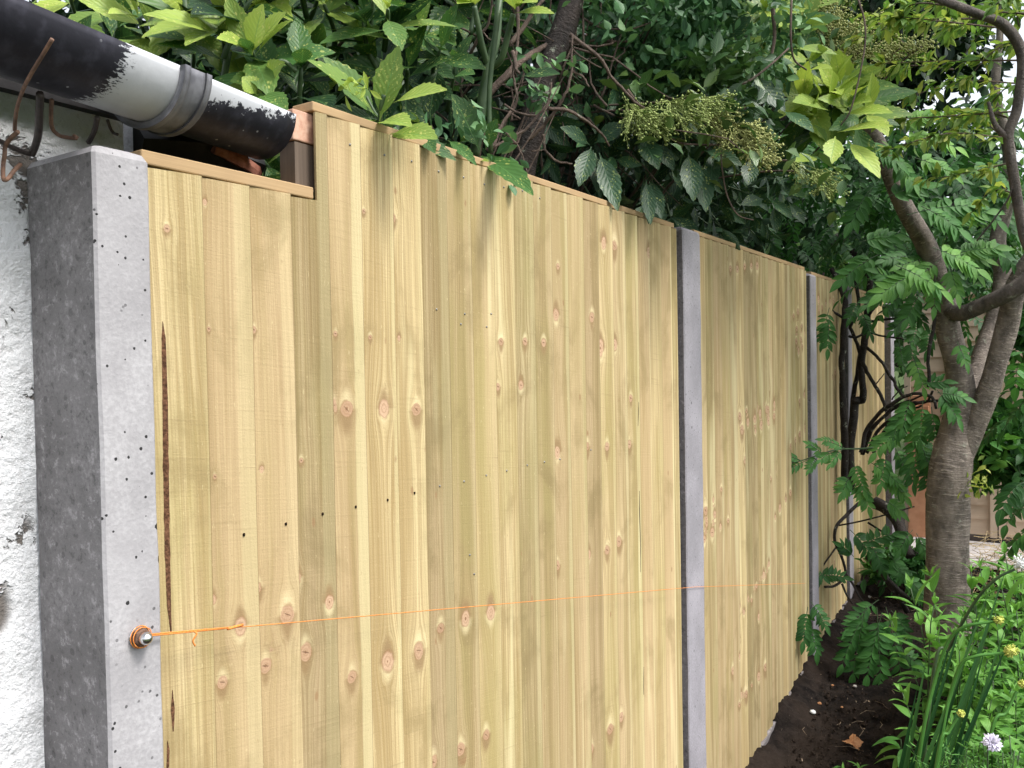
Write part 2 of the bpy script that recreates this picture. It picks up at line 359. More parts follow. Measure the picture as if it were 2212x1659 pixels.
def mat_gutter():
    n = NT('gutter_paint'); uv = n.uv(); u, v, _ = n.sep(uv); p = n.pos()
    rag = n.math('MULTIPLY', n.math('SUBTRACT', n.noise(n.comb(n.math('MULTIPLY', u, 9), n.math('MULTIPLY', v, 14), 0), 6, 5, .75), .5), .11)
    vv = n.math('ADD', v, rag)
    # bare band between v .66 and .81 (metres along the gutter); bare upper lip further on
    lo = n.math('ADD', .757, n.math('MULTIPLY', u, -.03))
    band = n.math('MULTIPLY', n.step(n.math('SUBTRACT', vv, lo), -.003, .003), n.math('LESS_THAN', v, .86))
    rag2 = n.math('MULTIPLY', n.math('SUBTRACT', n.noise(p, 60, 5, .75), .5), .42)
    lip = n.math('MULTIPLY', n.math('GREATER_THAN', v, .86), n.step(n.math('ADD', n.math('ADD', u, rag2), n.math('MULTIPLY', n.math('SUBTRACT', v, .86), .75)), .175, .185, 1, 0))
    bare = n.math('MAXIMUM', band, lip)
    grey = n.mix(n.noise(p, 30, 3), (.40, .41, .44), (.56, .57, .60))
    blk = n.mix(n.step(n.noise(p, 45, 4), .45, .7), (.012, .0115, .019), (.030, .029, .042))
    fleck = n.step(n.vor(p, 34), .05, .07, 1, 0)
    blk = n.mix(n.math('MULTIPLY', fleck, n.step(n.noise(p, 9, 2), .5, .58)), blk, (.3, .3, .32))
    c = n.mix(bare, blk, grey)
    h = n.math('ADD', n.noise(p, 70, 3), n.math('MULTIPLY', n.math('SUBTRACT', 1, bare), .6))
    return n.finish(c, n.math('ADD', .52, n.math('MULTIPLY', bare, .08)), .32, n.bump(h, .22, .002))

def mat_plain(name, c1, c2, scale=40, rough=.7, spec=.3, bst=.3, bd=.002, metal=0.0):
    n = NT(name); p = n.pos(); f = n.noise(p, scale, 4, .6)
    return n.finish(n.mix(n.step(f, .3, .7), c1, c2), rough, spec, n.bump(f, bst, bd), metal=metal)

def mat_bark(name, c1, c2, lent=(.33, .25, .20), lsc=22, lst=1.0):
    n = NT(name); uv = n.uv(); u, v, _ = n.sep(uv); p = n.pos()
    f = n.noise(n.vec(p, (1, 1, .6)), 24, 5, .65)
    le = n.noise(n.comb(n.math('MULTIPLY', u, 6), n.math('MULTIPLY', v, 95), 0), 1.0, 5, .7, 1.1)
    c = n.mix(n.step(f, .3, .7), c1, c2)
    c = n.mix(n.step(le, .54, .66, 0, .85 * lst), c, lent)
    c = n.mix(n.step(le, .28, .38, .5 * lst, 0), c, tuple(x * .4 for x in c1))
    lich = n.step(n.noise(p, 26, 5, .7), .60, .68, 0, .55)
    c = n.mix(lich, c, (.36, .38, .30))
    return n.finish(c, .72, .35, n.bump(n.math('ADD', f, n.math('MULTIPLY', le, .9)), .9, .010))

def mat_leaf(name, dark, mid, light, trans=.22, rough=.38, spots=0.0, spec=.5, vein=(0.0, 0.0), tboost=(1.25, 1.3, .7)):
    """tint attribute 'rnd' is the leaf's age: 0 old and dark .. 1 young and pale"""
    n = NT(name); r = n.attr('rnd'); uv = n.uv(); u, v, _ = n.sep(uv); p = n.pos()
    c = n.ramp(r, [(0, dark), (.5, mid), (1, light)])
    c = n.mix(n.step(n.noise(p, 14, 2), .4, .7, 0, .28), c, tuple(x * .6 for x in mid))
    rib = n.step(n.math('ABSOLUTE', n.math('SUBTRACT', u, .5)), .012, .035, 1, 0)
    c = n.mix(n.math('MULTIPLY', rib, .45), c, tuple(min(1, x * 1.7 + .02) for x in mid))
    au = n.math('ABSOLUTE', n.math('SUBTRACT', u, .5))
    sv = n.math('SINE', n.math('MULTIPLY', n.math('SUBTRACT', v, n.math('MULTIPLY', au, .55)), 58))
    c = n.mix(n.step(sv, .86, 1.0, 0, .16), c, tuple(min(1, x * 1.6 + .01) for x in mid))
    h = n.math('ADD', n.math('MULTIPLY', sv, .25), n.math('MULTIPLY', rib, -.6))
    if spots:
        sp = n.comb(n.math('MULTIPLY', u, 7), n.math('MULTIPLY', v, 15), n.math('MULTIPLY', r, 97))
        sp2 = n.vor(sp, 1.0); sz = n.sep(n.vor(sp, 1.0, out='Color'))[0]
        m1 = n.math('LESS_THAN', sp2, n.math('MULTIPLY', n.math('MULTIPLY', sz, sz), .46))
        sq = n.comb(n.math('MULTIPLY', u, 15), n.math('MULTIPLY', v, 34), n.math('MULTIPLY', r, 61))
        sz3 = n.sep(n.vor(sq, 1.0, out='Color'))[1]
        m2 = n.math('LESS_THAN', n.vor(sq, 1.0), n.math('MULTIPLY', n.math('MULTIPLY', sz3, sz3), .42))
        cov = n.step(n.noise(n.comb(n.math('MULTIPLY', u, 2), n.math('MULTIPLY', v, 3), n.math('MULTIPLY', r, 41)), 1.0, 2), .40, .55)
        m = n.math('MULTIPLY', n.math('MAXIMUM', m1, m2), cov)
        c = n.mix(n.math('MULTIPLY', m, spots), c, n.ramp(r, [(0, (.20, .27, .09)), (.5, (.38, .44, .12)), (1, (.58, .60, .18))]))
    tc = n.mix(1.0, c, (min(1, tboost[0]), min(1, tboost[1] / 1.3), tboost[2]), 'MULTIPLY')
    tc = n.mix(1.0, tc, (1.0, 1.0, 1.0), 'MULTIPLY')
    return n.finish(c, rough, spec, n.bump(h, .25, .004), trans, tc)

def mat_soil():
    n = NT('garden_soil'); p = n.pos(); x, y, z = n.sep(p)
    a = n.noise(p, 26, 6, .68); b = n.noise(p, 130, 4, .7); c0 = n.noise(p, 4, 3)
    c = n.mix(n.step(a, .35, .65), (.005, .0042, .0040), (.021, .016, .0138))
    c = n.mix(n.step(c0, .42, .62, 0, .5), c, (.040, .028, .021))
    c = n.mix(n.step(b, .62, .70, 0, .6), c, (.10, .08, .062))
    # lawn and far ground away from the bed
    gmask = n.math('MAXIMUM', n.step(x, 1.7, 2.1), n.math('MAXIMUM', n.step(y, 7.2, 7.8), n.step(n.math('MULTIPLY', x, -1), 2.2, 2.8)))
    gcol = n.mix(n.noise(p, 15, 4), (.03, .055, .015), (.07, .10, .03))
    c = n.mix(gmask, c, gcol)
    h = n.math('ADD', a, n.math('MULTIPLY', b, .6))
    return n.finish(c, .95, .12, n.bump(h, .9, .012))

M = dict(
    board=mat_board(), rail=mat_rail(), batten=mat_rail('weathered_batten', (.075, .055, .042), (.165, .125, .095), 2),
    endgrain=mat_plain('end_grain', (.42, .22, .15), (.58, .37, .27), 70, .8, .2),
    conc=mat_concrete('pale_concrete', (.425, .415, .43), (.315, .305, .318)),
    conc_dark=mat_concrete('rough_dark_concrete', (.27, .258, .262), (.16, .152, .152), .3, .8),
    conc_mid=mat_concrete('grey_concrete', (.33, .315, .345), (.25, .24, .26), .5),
    conc_side=mat_concrete('grey_concrete_side', (.25, .23, .235), (.17, .155, .16), .4, .8),  # darker copy of grey_concrete with side shade in its colour; also on gravel boards
    white=mat_whitewall(), gutter=mat_gutter(), black=mat_plain('black_timber_paint', (.012, .011, .012), (.028, .026, .027), 30, .6, .3),
    redwood=mat_plain('split_timber', (.16, .055, .035), (.30, .13, .09), 60, .8, .2), bracket=mat_plain('grey_bracket', (.10, .10, .115), (.20, .20, .22), 30, .5, .4),
    felt=mat_plain('roof_felt', (.05, .05, .05), (.09, .09, .09), 90, .95, .1),
    rust=mat_plain('rusty_wire', (.09, .05, .035), (.22, .12, .075), 80, .7, .4), cable=mat_plain('dark_cable', (.03, .022, .02), (.06, .045, .04), 80, .5, .4),
    chrome=mat_plain('bright_steel', (.55, .55, .56), (.70, .70, .70), 60, .22, .5, .05, .001, 1.0),
    nail=mat_plain('nail_steel', (.16, .155, .15), (.34, .33, .32), 200, .4, .5, .1, .001, .6), hole=mat_plain('nail_hole', (.012, .008, .005), (.03, .018, .01), 90, .9, .1),
    orange=mat_plain('orange_twine', (.62, .19, .04), (.78, .30, .08), 300, .8, .2), strip=mat_plain('bark_edge', (.055, .028, .016), (.17, .085, .048), 190, .95, .1, .9, .003),
    cherry=mat_bark('cherry_bark', (.098, .080, .068), (.235, .195, .165), (.42, .36, .31), lst=.9), branch=mat_bark('dark_branch_bark', (.05, .041, .036), (.14, .115, .10), (.14, .12, .10), lst=.5),
    vine=mat_bark('vine_bark', (.010, .008, .007), (.035, .026, .021), (.06, .045, .035), lst=.4), brown=mat_bark('brown_bark', (.012, .009, .0075), (.030, .020, .016), (.05, .036, .028), lst=.5),
    twig=mat_bark('bare_twig', (.075, .050, .038), (.19, .135, .105), (.25, .2, .16), lst=.4), gstem=mat_plain('green_stem', (.030, .062, .024), (.062, .105, .042), 30, .5, .4),
    laurel=mat_leaf('spotted_laurel_leaf', (.010, .034, .016), (.066, .165, .040), (.42, .54, .095), .34, .42, .95, .32),
    laurel_plain=mat_leaf('dark_laurel_leaf', (.010, .032, .016), (.036, .092, .038), (.10, .20, .06), .18, .42, .6, .32),
    privet=mat_leaf('privet_leaf', (.018, .060, .026), (.075, .185, .075), (.21, .36, .15), .24, .45, 0, .35),
    everg=mat_leaf('evergreen_leaf', (.006, .020, .009), (.018, .050, .019), (.05, .105, .035), .12, .5, 0, .3),
    photinia=mat_leaf('photinia_leaf', (.018, .055, .018), (.05, .115, .03), (.13, .20, .05), .22, .34),
    panicle=mat_plain('flower_buds', (.19, .26, .07), (.37, .43, .16), 120, .7, .2),
    panicle2=mat_plain('brown_buds', (.22, .25, .08), (.40, .41, .17), 120, .7, .2),
    cherryleaf=mat_leaf('cherry_leaf', (.06, .16, .03), (.17, .31, .06), (.46, .50, .11), .45, .5),
    wist=mat_leaf('wisteria_leaf', (.018, .070, .020), (.072, .22, .046), (.22, .44, .08), .34, .48, 0, .35),
    ground_leaf=mat_leaf('perennial_leaf', (.035, .125, .026), (.095, .27, .05), (.19, .40, .075), .32, .5, 0, .35),
    strap=mat_leaf('allium_leaf', (.012, .055, .016), (.030, .105, .028), (.08, .20, .045), .14, .45, 0, .3),
    bud=mat_plain('allium_bud', (.34, .42, .07), (.62, .62, .16), 90, .6, .3), lilac=mat_plain('lilac_petal', (.72, .67, .84), (.90, .88, .95), 60, .7, .2),
    white_petal=mat_plain('white_petal', (.6, .62, .62), (.85, .86, .84), 60, .7, .2),
    dead=mat_plain('dead_leaf', (.30, .13, .055), (.50, .26, .13), 60, .8, .2), stone=mat_plain('pale_stone', (.22, .20, .18), (.45, .42, .40), 60, .85, .2),
    fartree=mat_leaf('far_leaf', (.03, .09, .026), (.085, .19, .05), (.24, .36, .11), .30, .5), fartree2=mat_leaf('far_yellow_leaf', (.08, .15, .03), (.20, .30, .06), (.40, .46, .12), .35, .5),
    lap=mat_rail('lap_fence_timber', (.54, .41, .30), (.66, .53, .41), 0), lapb=mat_rail('lap_batten_timber', (.54, .42, .31), (.66, .54, .42), 2),
    terra=mat_plain('terracotta', (.50, .24, .13), (.60, .31, .18), 14, .8, .2),
    straw=mat_plain('dry_straw', (.36, .27, .14), (.62, .50, .30), 60, .9, .1), slab=mat_plain('pale_paving', (.42, .39, .38), (.56, .53, .52), 20, .9, .2),
    litter=mat_plain('dry_litter', (.10, .07, .05), (.36, .28, .20), 45, .9, .1),
    soil=mat_soil(), crumb=mat_plain('soil_crumb', (.012, .0085, .0065), (.042, .030, .023), 60, .95, .1, .8, .004),
)

# ------------------------------------------------------------------ ground
def build_ground():
    xs = np.unique(np.concatenate([-np.geomspace(2.5, 350, 26), np.linspace(-2.5, -.1, 14), np.arange(-.08, 1.7, .016), np.linspace(1.7, 4, 12), np.geomspace(4, 350, 24)]))
    ys = np.unique(np.concatenate([-np.geomspace(.3, 350, 26), np.linspace(-.3, 2.2, 18), np.arange(2.2, 5.4, .016), np.linspace(5.4, 9, 30), np.geomspace(9, 350, 24)]))
    V = []
    for y in ys:
        gz = ground_z(y)
        for x in xs:
            dz = 0
            if -.1 < x < 2 and 2 < y < 6.5:
                q = Vector((x, y, 0))
                dz = .022 * mnoise.noise(q * 7) + .022 * abs(mnoise.noise(q * 20)) + .016 * mnoise.noise(q * 40) - .014
                dz += .072 * math.exp(-(max(0, x) / .08) ** 2) * (.82 + .5 * mnoise.noise(q * 5))
                dz += .05 * math.exp(-((x - .56) ** 2 + (y - 4.15) ** 2) / .12)
            V.append((x, y, gz + dz))
    nx = len(xs); F = []
    for j in range(len(ys) - 1):
        for i in range(nx - 1):
            F.append((j * nx + i, j * nx + i + 1, (j + 1) * nx + i + 1, (j + 1) * nx + i))
    mb = MB(); mb.add(V, F); o = mb.build('ground', M['soil']); o['kind'] = 'structure'
    # loose crumbs of soil
    mb = MB(); oc = np.array([(1, 0, 0), (0, 1, 0), (-1, 0, 0), (0, -1, 0), (0, 0, 1), (0, 0, -1)], float)
    of = np.array([(0, 1, 4), (1, 2, 4), (2, 3, 4), (3, 0, 4), (1, 0, 5), (2, 1, 5), (3, 2, 5), (0, 3, 5)])
    for i in range(9000):
        x = rng.uniform(.03, 1.25); y = rng.uniform(2.6, 5.6); s = min(rng.gamma(1.6, .0021) + .0012, .016)
        mb.add((oc * rng.uniform(.6, 1.3, (6, 1))) @ np.linalg.qr(rng.normal(size=(3, 3)))[0] * s + np.array([x, y, ground_z(y) + .004]), of)
    o = mb.build('soil_crumbs', M['crumb'], smooth=False); o['kind'] = 'stuff'
build_ground()
def litter():
    mb = MB(); r2 = np.random.default_rng(15); V4 = [(0, -.5, 0), (1, -.3, .1), (1.1, .4, 0), (.1, .5, .12)]
    for i in range(420):
        x, y = r2.uniform(.04, 1.2), r2.uniform(2.6, 5.4); R3 = np.linalg.qr(r2.normal(size=(3, 3)))[0]; R3[2] *= .5; s_ = r2.uniform(.003, .012); k = r2.uniform(.15, .8)
        mb.add((np.array(V4) * (1, k, 1)) @ R3 * s_ + np.array([x, y, ground_z(y) + .010 + .05 * math.exp(-(x / .08) ** 2)]), [(0, 1, 2, 3)])
    for i in range(130):
        x, y = r2.uniform(.05, 1.1), r2.uniform(2.6, 5.0); a_ = r2.uniform(0, 6.28); l_ = r2.uniform(.03, .11); p = np.array([x, y, ground_z(y) + .012]); mb.tube([p, p + np.array([math.cos(a_), math.sin(a_), .12]) * l_ * .5, p + np.array([math.cos(a_ + .3), math.sin(a_ + .3), .05]) * l_], .0011, 3, cap=False)
    o = mb.build('leaf_litter', M['litter'], smooth=False); o['kind'] = 'stuff'
litter()

# ------------------------------------------------------------------ fence
def knots_px(lst):
    out = []
    for x, y, r in lst:
        p = onx(x, y, .008); Z = np.linalg.norm(p - CAM_C) * .93
        out.append((p[1], p[2], r * Z / 1820 * (.85 + .35 * ((x * 37 + y * 91) % 17) / 17)))
    return out
KN1 = knots_px([(752, 884, 16), (830, 883, 17), (900, 885, 15), (720, 872, 10), (918, 998, 12), (974, 993, 12), (1025, 990, 11), (465, 1298, 10), (520, 1355, 17), (620, 1327, 17),
    (562, 1272, 12), (647, 1250, 12), (710, 1300, 13), (485, 1475, 13), (578, 1440, 15), (664, 1410, 14), (763, 1463, 15), (838, 1430, 16), (905, 1405, 14), (954, 1357, 11), (1008, 1337, 12),
    (1060, 1322, 12), (1000, 1620, 13), (1052, 1588, 12), (940, 1648, 12), (1300, 752, 12), (1332, 745, 11), (1208, 978, 11), (1272, 965, 11), (1312, 965, 10), (1208, 1222, 9), (1275, 1200, 10),
    (1313, 1188, 11), (1340, 1170, 10), (1320, 1575, 10), (1345, 1550, 9), (1282, 1620, 11), (790, 455, 6), (365, 493, 7), (448, 435, 5), (855, 470, 8), (1205, 680, 10), (1280, 685, 9),
    (1330, 530, 10), (1305, 525, 9), (1085, 737, 8), (1135, 737, 8), (1175, 740, 8), (457, 710, 5), (553, 712, 6), (637, 713, 5), (730, 720, 5), (803, 728, 5), (867, 730, 5), (1080, 835, 8), (1128, 832, 8),
    (470, 1030, 5), (570, 1015, 5), (655, 995, 5), (1208, 575, 7), (1363, 960, 8), (1400, 545, 9), (1365, 860, 7)])
def slanted_knots(y0, y1, z0, z1, rows, seed):
    r = random.Random(seed); out = []
    for _ in range(rows):
        yc = r.uniform(y0, y1); zc = r.uniform(z0, z1); n = r.randint(2, 5); sl = r.uniform(.2, .9) * .035
        for k in range(n):
            out.append((yc + k * .0785 + r.uniform(-.006, .006), zc + k * sl + r.uniform(-.006, .006), r.uniform(.007, .014)))
    return out

PROF = []
def face_x(y, z=1.0):
    for a, b, (rb, off, bow, lean, dt, db, dsl) in PROF:
        if a <= y < b: return .0004 + off + (y - a) / (b - a) * (.0106 + .0016 * (rb - .5)) + bow * math.sin((z - .05) * 2.1 + rb * 6)
    return .012
def board_cladding(parent, y0, y1, topf, botf, kn, seed, cell=.010, ncol=8, pitch=.0783, first=None, notch=None):
    r = random.Random(seed); mb = MB(); grain = []; knv = []; kds = []; edg = []
    kn = np.array(kn) if len(kn) else np.zeros((0, 3))
    edges = [y0]
    e = first if first else y0 + pitch
    while e < y1 - .03: edges.append(e); e += pitch
    edges.append(y1); segs = []
    for bi in range(len(edges) - 1):
        a, b = edges[bi], edges[bi + 1]; prm = (r.random(), r.uniform(-.0006, .0010), r.uniform(-.0008, .0008), r.uniform(-.0010, .0010), r.uniform(-.0012, .0012), r.uniform(-.004, .004), r.uniform(-.018, .018))
        PROF.append((a, b, prm))
        lo = a - (.012 if bi else 0.0)
        if notch and a < notch < b: segs += [(a, b, lo, notch, prm), (a, b, notch, b, prm)]
        else: segs.append((a, b, lo, b, prm))
    for a, b, s0, s1, (rb, off, bow, lean, dt, db, dsl) in segs:
        # sub columns so that a notch edge inside a board stays crisp
        zt = topf(.5 * (s0 + s1)); zb = botf(.5 * (a + b)) + db
        yc = np.linspace(s0, s1, ncol + 1); nz = max(8, int((zt - zb) / cell)); zs = np.linspace(zb, zt + dt, nz + 1)
        kb = kn[(kn[:, 0] > a + .001) & (kn[:, 0] < b - .001)] if len(kn) else kn
        Y, Zz = np.meshgrid(yc, zs); Zz = Zz + (Y - .5 * (a + b)) * dsl * (Zz - zb) / (zt - zb)
        fr = (Y - a) / (b - a)
        X = .0004 + off + fr * (.0106 + .0016 * (rb - .5)) + bow * np.sin((Zz - zb) * 2.1 + rb * 6)
        Yw = Y + lean * (Zz - 1) + .0006 * np.sin(Zz * 9 + rb * 30) * (fr > .9)
        V = np.stack([X, Yw, Zz], -1).reshape(-1, 3); nc = ncol + 1
        F = [(j * nc + i, j * nc + i + 1, (j + 1) * nc + i + 1, (j + 1) * nc + i) for j in range(nz) for i in range(ncol)]
        # grain coordinate: lines flow round the knots
        lx = (Y - a).ravel().astype(float); lz = Zz.ravel(); sw = lx + .010 * np.sin(lz * 1.3 + rb * 20) + .004 * np.sin(lz * 4.1 + rb * 50)
        kvv = np.tile([9., 9., .01], (len(lx), 1)); kd = np.full(len(lx), 9.)
        for ky, kz, kR in kb:
            dx = lx + a - ky; dz = (lz - kz) * .42; d2 = dx * dx + dz * dz + 1e-6
            sw = sw - dx * np.minimum(1, (kR * 1.25) ** 2 / d2) * 1.0
            dd = np.sqrt(dx * dx + ((lz - kz) * .74) ** 2) / kR
            m = dd < kd; kd[m] = dd[m]; kvv[m] = np.stack([dx[m], (lz - kz)[m], np.full(m.sum(), kR)], 1)
        nfront = len(V)
        th = .010
        Vb = [(X[0, 0] - .004, yc[0], zb), (X[0, -1] - th, yc[-1] + 0, zb), (X[-1, -1] - th, Yw[-1, -1], zs[-1]), (X[-1, 0] - .004, Yw[-1, 0], zs[-1])]
        nb = nfront; V = np.concatenate([V, Vb])
        left = [j * nc for j in range(nz + 1)]; right = [j * nc + ncol for j in range(nz + 1)]
        for j in range(nz):                                   # side strips fan to the back corners
            F.append((right[j], nb + 1 if j < nz // 2 else nb + 2, right[j + 1], right[j + 1]))
            F.append((left[j + 1], nb if j < nz // 2 else nb + 3, left[j], left[j]))
        F.append((right[nz // 2], nb + 1, nb + 2, nb + 2)); F.append((left[nz // 2], nb + 3, nb, nb))
        for i in range(ncol):
            F.append((nz * nc + i, nz * nc + i + 1, nb + 2 if i >= ncol // 2 else nb + 3, nb + 2 if i >= ncol // 2 else nb + 3))
            F.append((i + 1, i, nb if i < ncol // 2 else nb + 1, nb if i < ncol // 2 else nb + 1))
        F.append((nz * nc + ncol // 2, nb + 2, nb + 3, nb + 3)); F.append((ncol // 2, nb, nb + 1, nb + 1))
        F.append((nb, nb + 3, nb + 2, nb + 1))
        mb.add(V, F, np.stack([V[:, 1], V[:, 2]], 1), rb)
        g = np.stack([sw, lz, np.full(len(lx), rb)], 1); grain.append(np.concatenate([g, np.tile([0.02, 0, rb], (4, 1))]))
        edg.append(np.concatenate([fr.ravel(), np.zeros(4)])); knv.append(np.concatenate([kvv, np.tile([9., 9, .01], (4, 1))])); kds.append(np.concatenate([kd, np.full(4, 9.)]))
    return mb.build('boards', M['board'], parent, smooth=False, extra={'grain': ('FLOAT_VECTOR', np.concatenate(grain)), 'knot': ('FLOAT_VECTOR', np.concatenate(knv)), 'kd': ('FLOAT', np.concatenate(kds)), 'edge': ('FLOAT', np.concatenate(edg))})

def post(y0, y1, ztop, zbot, xf, xb, label, slot=True, side='conc_side', mat='conc_mid'):
    t = thing('concrete_post', label, 'fence post', (0, .5 * (y0 + y1), zbot), 'concrete fence posts')
    mb = MB(); c = .0035; n = 60
    prof = [(xf - c, y0), (xf, y0 + c), (xf, y1 - c), (xf - c, y1), (xb + c, y1), (xb, y1 - c), (xb, y0 + c), (xb + c, y0)]
    if slot: prof += [(-.060, y0), (-.058, y0 + .032), (-.002, y0 + .032), (.000, y0)]
    NP = len(prof); V = []
    zs = np.concatenate([np.linspace(zbot, ztop - .012, n), [ztop - .004, ztop]])
    for k, z in enumerate(zs):
        ins = 0 if k < n else (.004 if k == n else .014)
        for (px, py) in prof:
            cx, cyy = .5 * (xf + xb), .5 * (y0 + y1); q = mnoise.noise(Vector((px * 30, py * 30, z * 9))) * .0011
            V.append((px - math.copysign(ins, px - cx) + q, py - math.copysign(ins, py - cyy) + q, z))
    m = len(zs); F = [(k * NP + i, k * NP + (i + 1) % NP, (k + 1) * NP + (i + 1) % NP, (k + 1) * NP + i) for k in range(m - 1) for i in range(NP)]
    V.append((.5 * (xf + xb), .5 * (y0 + y1) + .02, ztop + .002)); F += [((m - 1) * NP + i, (m - 1) * NP + (i + 1) % NP, len(V) - 1, len(V) - 1) for i in range(NP)]
    mb.add(V, F); o = mb.build('shaft', M[mat], t, smooth=False)
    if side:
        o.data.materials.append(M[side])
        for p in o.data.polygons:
            if p.normal.y < -.9: p.material_index = 1   # near post: rougher, darker cast side; other posts: side shade put into the colour
    return t
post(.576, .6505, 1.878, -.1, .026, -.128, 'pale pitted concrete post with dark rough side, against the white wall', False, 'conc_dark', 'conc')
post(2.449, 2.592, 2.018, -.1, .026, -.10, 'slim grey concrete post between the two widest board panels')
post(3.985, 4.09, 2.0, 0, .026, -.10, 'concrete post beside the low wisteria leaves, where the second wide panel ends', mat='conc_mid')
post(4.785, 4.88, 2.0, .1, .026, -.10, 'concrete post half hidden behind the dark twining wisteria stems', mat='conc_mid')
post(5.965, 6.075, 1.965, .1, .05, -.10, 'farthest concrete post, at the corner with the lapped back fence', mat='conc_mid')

NY = .954                                   # the notch
def fence_panel(label, y0, y1, kn, seed, z_top=2.006, notch=None, first=None, cell=.01, ncol=8):
    t = thing('fence_panel', label, 'fence panel', (0, .5 * (y0 + y1), ground_z(y0)), 'close boarded fence panels')
    bot = lambda y: ground_z(y) + .046
    if notch:
        pass
    board_cladding(t, y0, y1, (lambda y: (notch[1] if y < notch[0] else z_top)) if notch else (lambda y: z_top), bot, kn, seed, cell, ncol, first=first, notch=notch[0] if notch else None)
    mb = MB(); ys = notch[0] if notch else y0
    mb.box((-.042, ys, z_top + .0018), (.0050, y1, z_top + .017)); bevel(mb.build('top_rail', M['rail'], t, smooth=False), .002)
    for zz in (1.62, .95, .30):
        mb = MB(); mb.box((-.047, y0 + .002, zz + ground_z(y0)), (-.011, y1 - .002, zz + .075 + ground_z(y0))); mb.build('back_rail', M['batten'], t, smooth=False)
    return t
p1 = fence_panel('widest pale timber fence panel with a step cut from its top corner', .652, 2.430, KN1, 4, 2.008, (NY, 1.868), first=.742)
# the narrow strip of the notched board that stands up beside the step, and the step's own rail
mb = MB(); mb.box((-.046, .654, 1.8695), (.0050, NY - .002, 1.888)); bevel(mb.build('step_rail', M['rail'], p1, smooth=False), .002)
mb = MB(); mb.box((-.044, NY - .026, 1.8895), (-.010, NY + .03, 1.958)); mb.build('end_batten', M['batten'], p1, smooth=False)
mb = MB(); mb.box((-.050, NY - .030, 1.960), (-.008, NY + .026, 2.0085)); bevel(mb.build('end_block', M['endgrain'], p1, smooth=False), .002)
p2 = fence_panel('second timber panel in the row, between slim grey post and low leaves', 2.594, 3.968, slanted_knots(2.6, 3.9, .25, 1.95, 34, 3), 9, 2.010, cell=.012, ncol=6)
p3 = fence_panel('narrow shaded timber panel behind the overhanging leaves', 4.092, 4.768, slanted_knots(4.1, 4.7, .4, 1.9, 5, 5), 15, 2.0, cell=.02, ncol=4)
p4 = fence_panel('bright timber panel at the far end beside the dark twining stems', 4.882, 5.950, slanted_knots(4.9, 5.9, .5, 1.9, 6, 6), 17, 1.99, cell=.02, ncol=4)
for y0, y1, lab in ((.652, 2.444, 'concrete gravel board under the widest panel'), (2.594, 3.983, 'pale concrete gravel board showing along the soil edge'), (4.092, 4.783, 'concrete gravel board under the narrow shaded panel'), (4.882, 5.963, 'concrete gravel board under the far bright panel')):
    mb = MB(); n = 14; V = []
    for k in range(n + 1):
        y = y0 + (y1 - y0) * k / n; z = ground_z(y) + .043
        V += [(.016, y, z - .3), (.016, y, z), (-.03, y, z), (-.03, y, z - .3)]
    F = [(k * 4 + i, k * 4 + (i + 1) % 4, k * 4 + 4 + (i + 1) % 4, k * 4 + 4 + i) for k in range(n) for i in range(4)] + [(0, 3, 2, 1), (n * 4, n * 4 + 1, n * 4 + 2, n * 4 + 3)]
    mb.add(V, F); tag(mb.build('gravel_board', M['conc_side'], smooth=False), lab, 'gravel board', 'concrete gravel boards')

# nails and old nail holes in the widest panel
def nail(x, y, kind):
    p = onx(x, y, .009); mb = MB(); rr = .0020 if kind else .0020
    ang = np.arange(10) / 10 * 2 * math.pi
    xs = face_x(p[1], p[2]) + .0003
    V = [(xs + .0009, p[1] + rr * math.cos(a), p[2] + rr * (1.0 if kind else 1.35) * math.sin(a)) for a in ang] + [(xs - .002, p[1] + rr * math.cos(a), p[2] + rr * math.sin(a)) for a in ang] + [(xs + (.0013 if kind else .0009), p[1], p[2])]
    F = [(i, (i + 1) % 10, 20, 20) for i in range(10)] + [(i + 10, (i + 1) % 10 + 10, (i + 1) % 10, i) for i in range(10)]
    mb.add(V, F); mb.build('nail' if kind else 'nail_hole', M['nail' if kind else 'hole'], p1)
for x, y in ((527, 1155), (618, 1132), (697, 1110), (770, 1095), (838, 1080), (897, 1065), (862, 1057)): nail(x, y, 0)
for x, y in ((952, 1050), (1005, 1040), (1052, 1027), (1097, 1017), (1140, 1005), (1178, 998), (945, 668), (1005, 678), (1060, 678), (1052, 706), (998, 700), (757, 312), (830, 335), (890, 348), (948, 370), (1002, 383), (1047, 398), (1090, 404), (1130, 412), (1168, 428), (1016, 1199), (1024, 1240), (1280, 972), (1213, 992)): nail(x, y, 1)
# bark wane strip down the first board, and drying splits
def strip(name, cl, mat, par, xf, nseg=30):
    P = []
    for (x, y, hw) in cl:
        p = onx(x, y, xf); P.append((p[1], p[2], hw * np.linalg.norm(p - CAM_C) * .93 / 1820))
    P = np.array(P); t = np.linspace(0, 1, nseg); tt = np.linspace(0, 1, len(P))
    V = []
    for s in t:
        y, z, h = [np.interp(s, tt, P[:, k]) for k in range(3)]
        j = 1 + .25 * mnoise.noise(Vector((z * 60, 0, 0)))
        xs = face_x(y, z)
        V += [(face_x(y - h * j, z) + .0003, y - h * j, z), (xs + .0009, y, z), (face_x(y + h * j, z) + .0003, y + h * j, z)]
    F = [(k * 3 + i, k * 3 + i + 1, k * 3 + i + 4, k * 3 + i + 3) for k in range(nseg - 1) for i in range(2)]
    mb = MB(); mb.add(V, F); return mb.build(name, M[mat], par)
strip('bark_strip', [(352, 694, .6), (354, 730, 4.5), (357, 850, 6.0), (359, 1000, 6.5), (362, 1180, 6.0), (366, 1310, 4.5), (370, 1365, 1.5)], 'strip', p1, .004, 60)
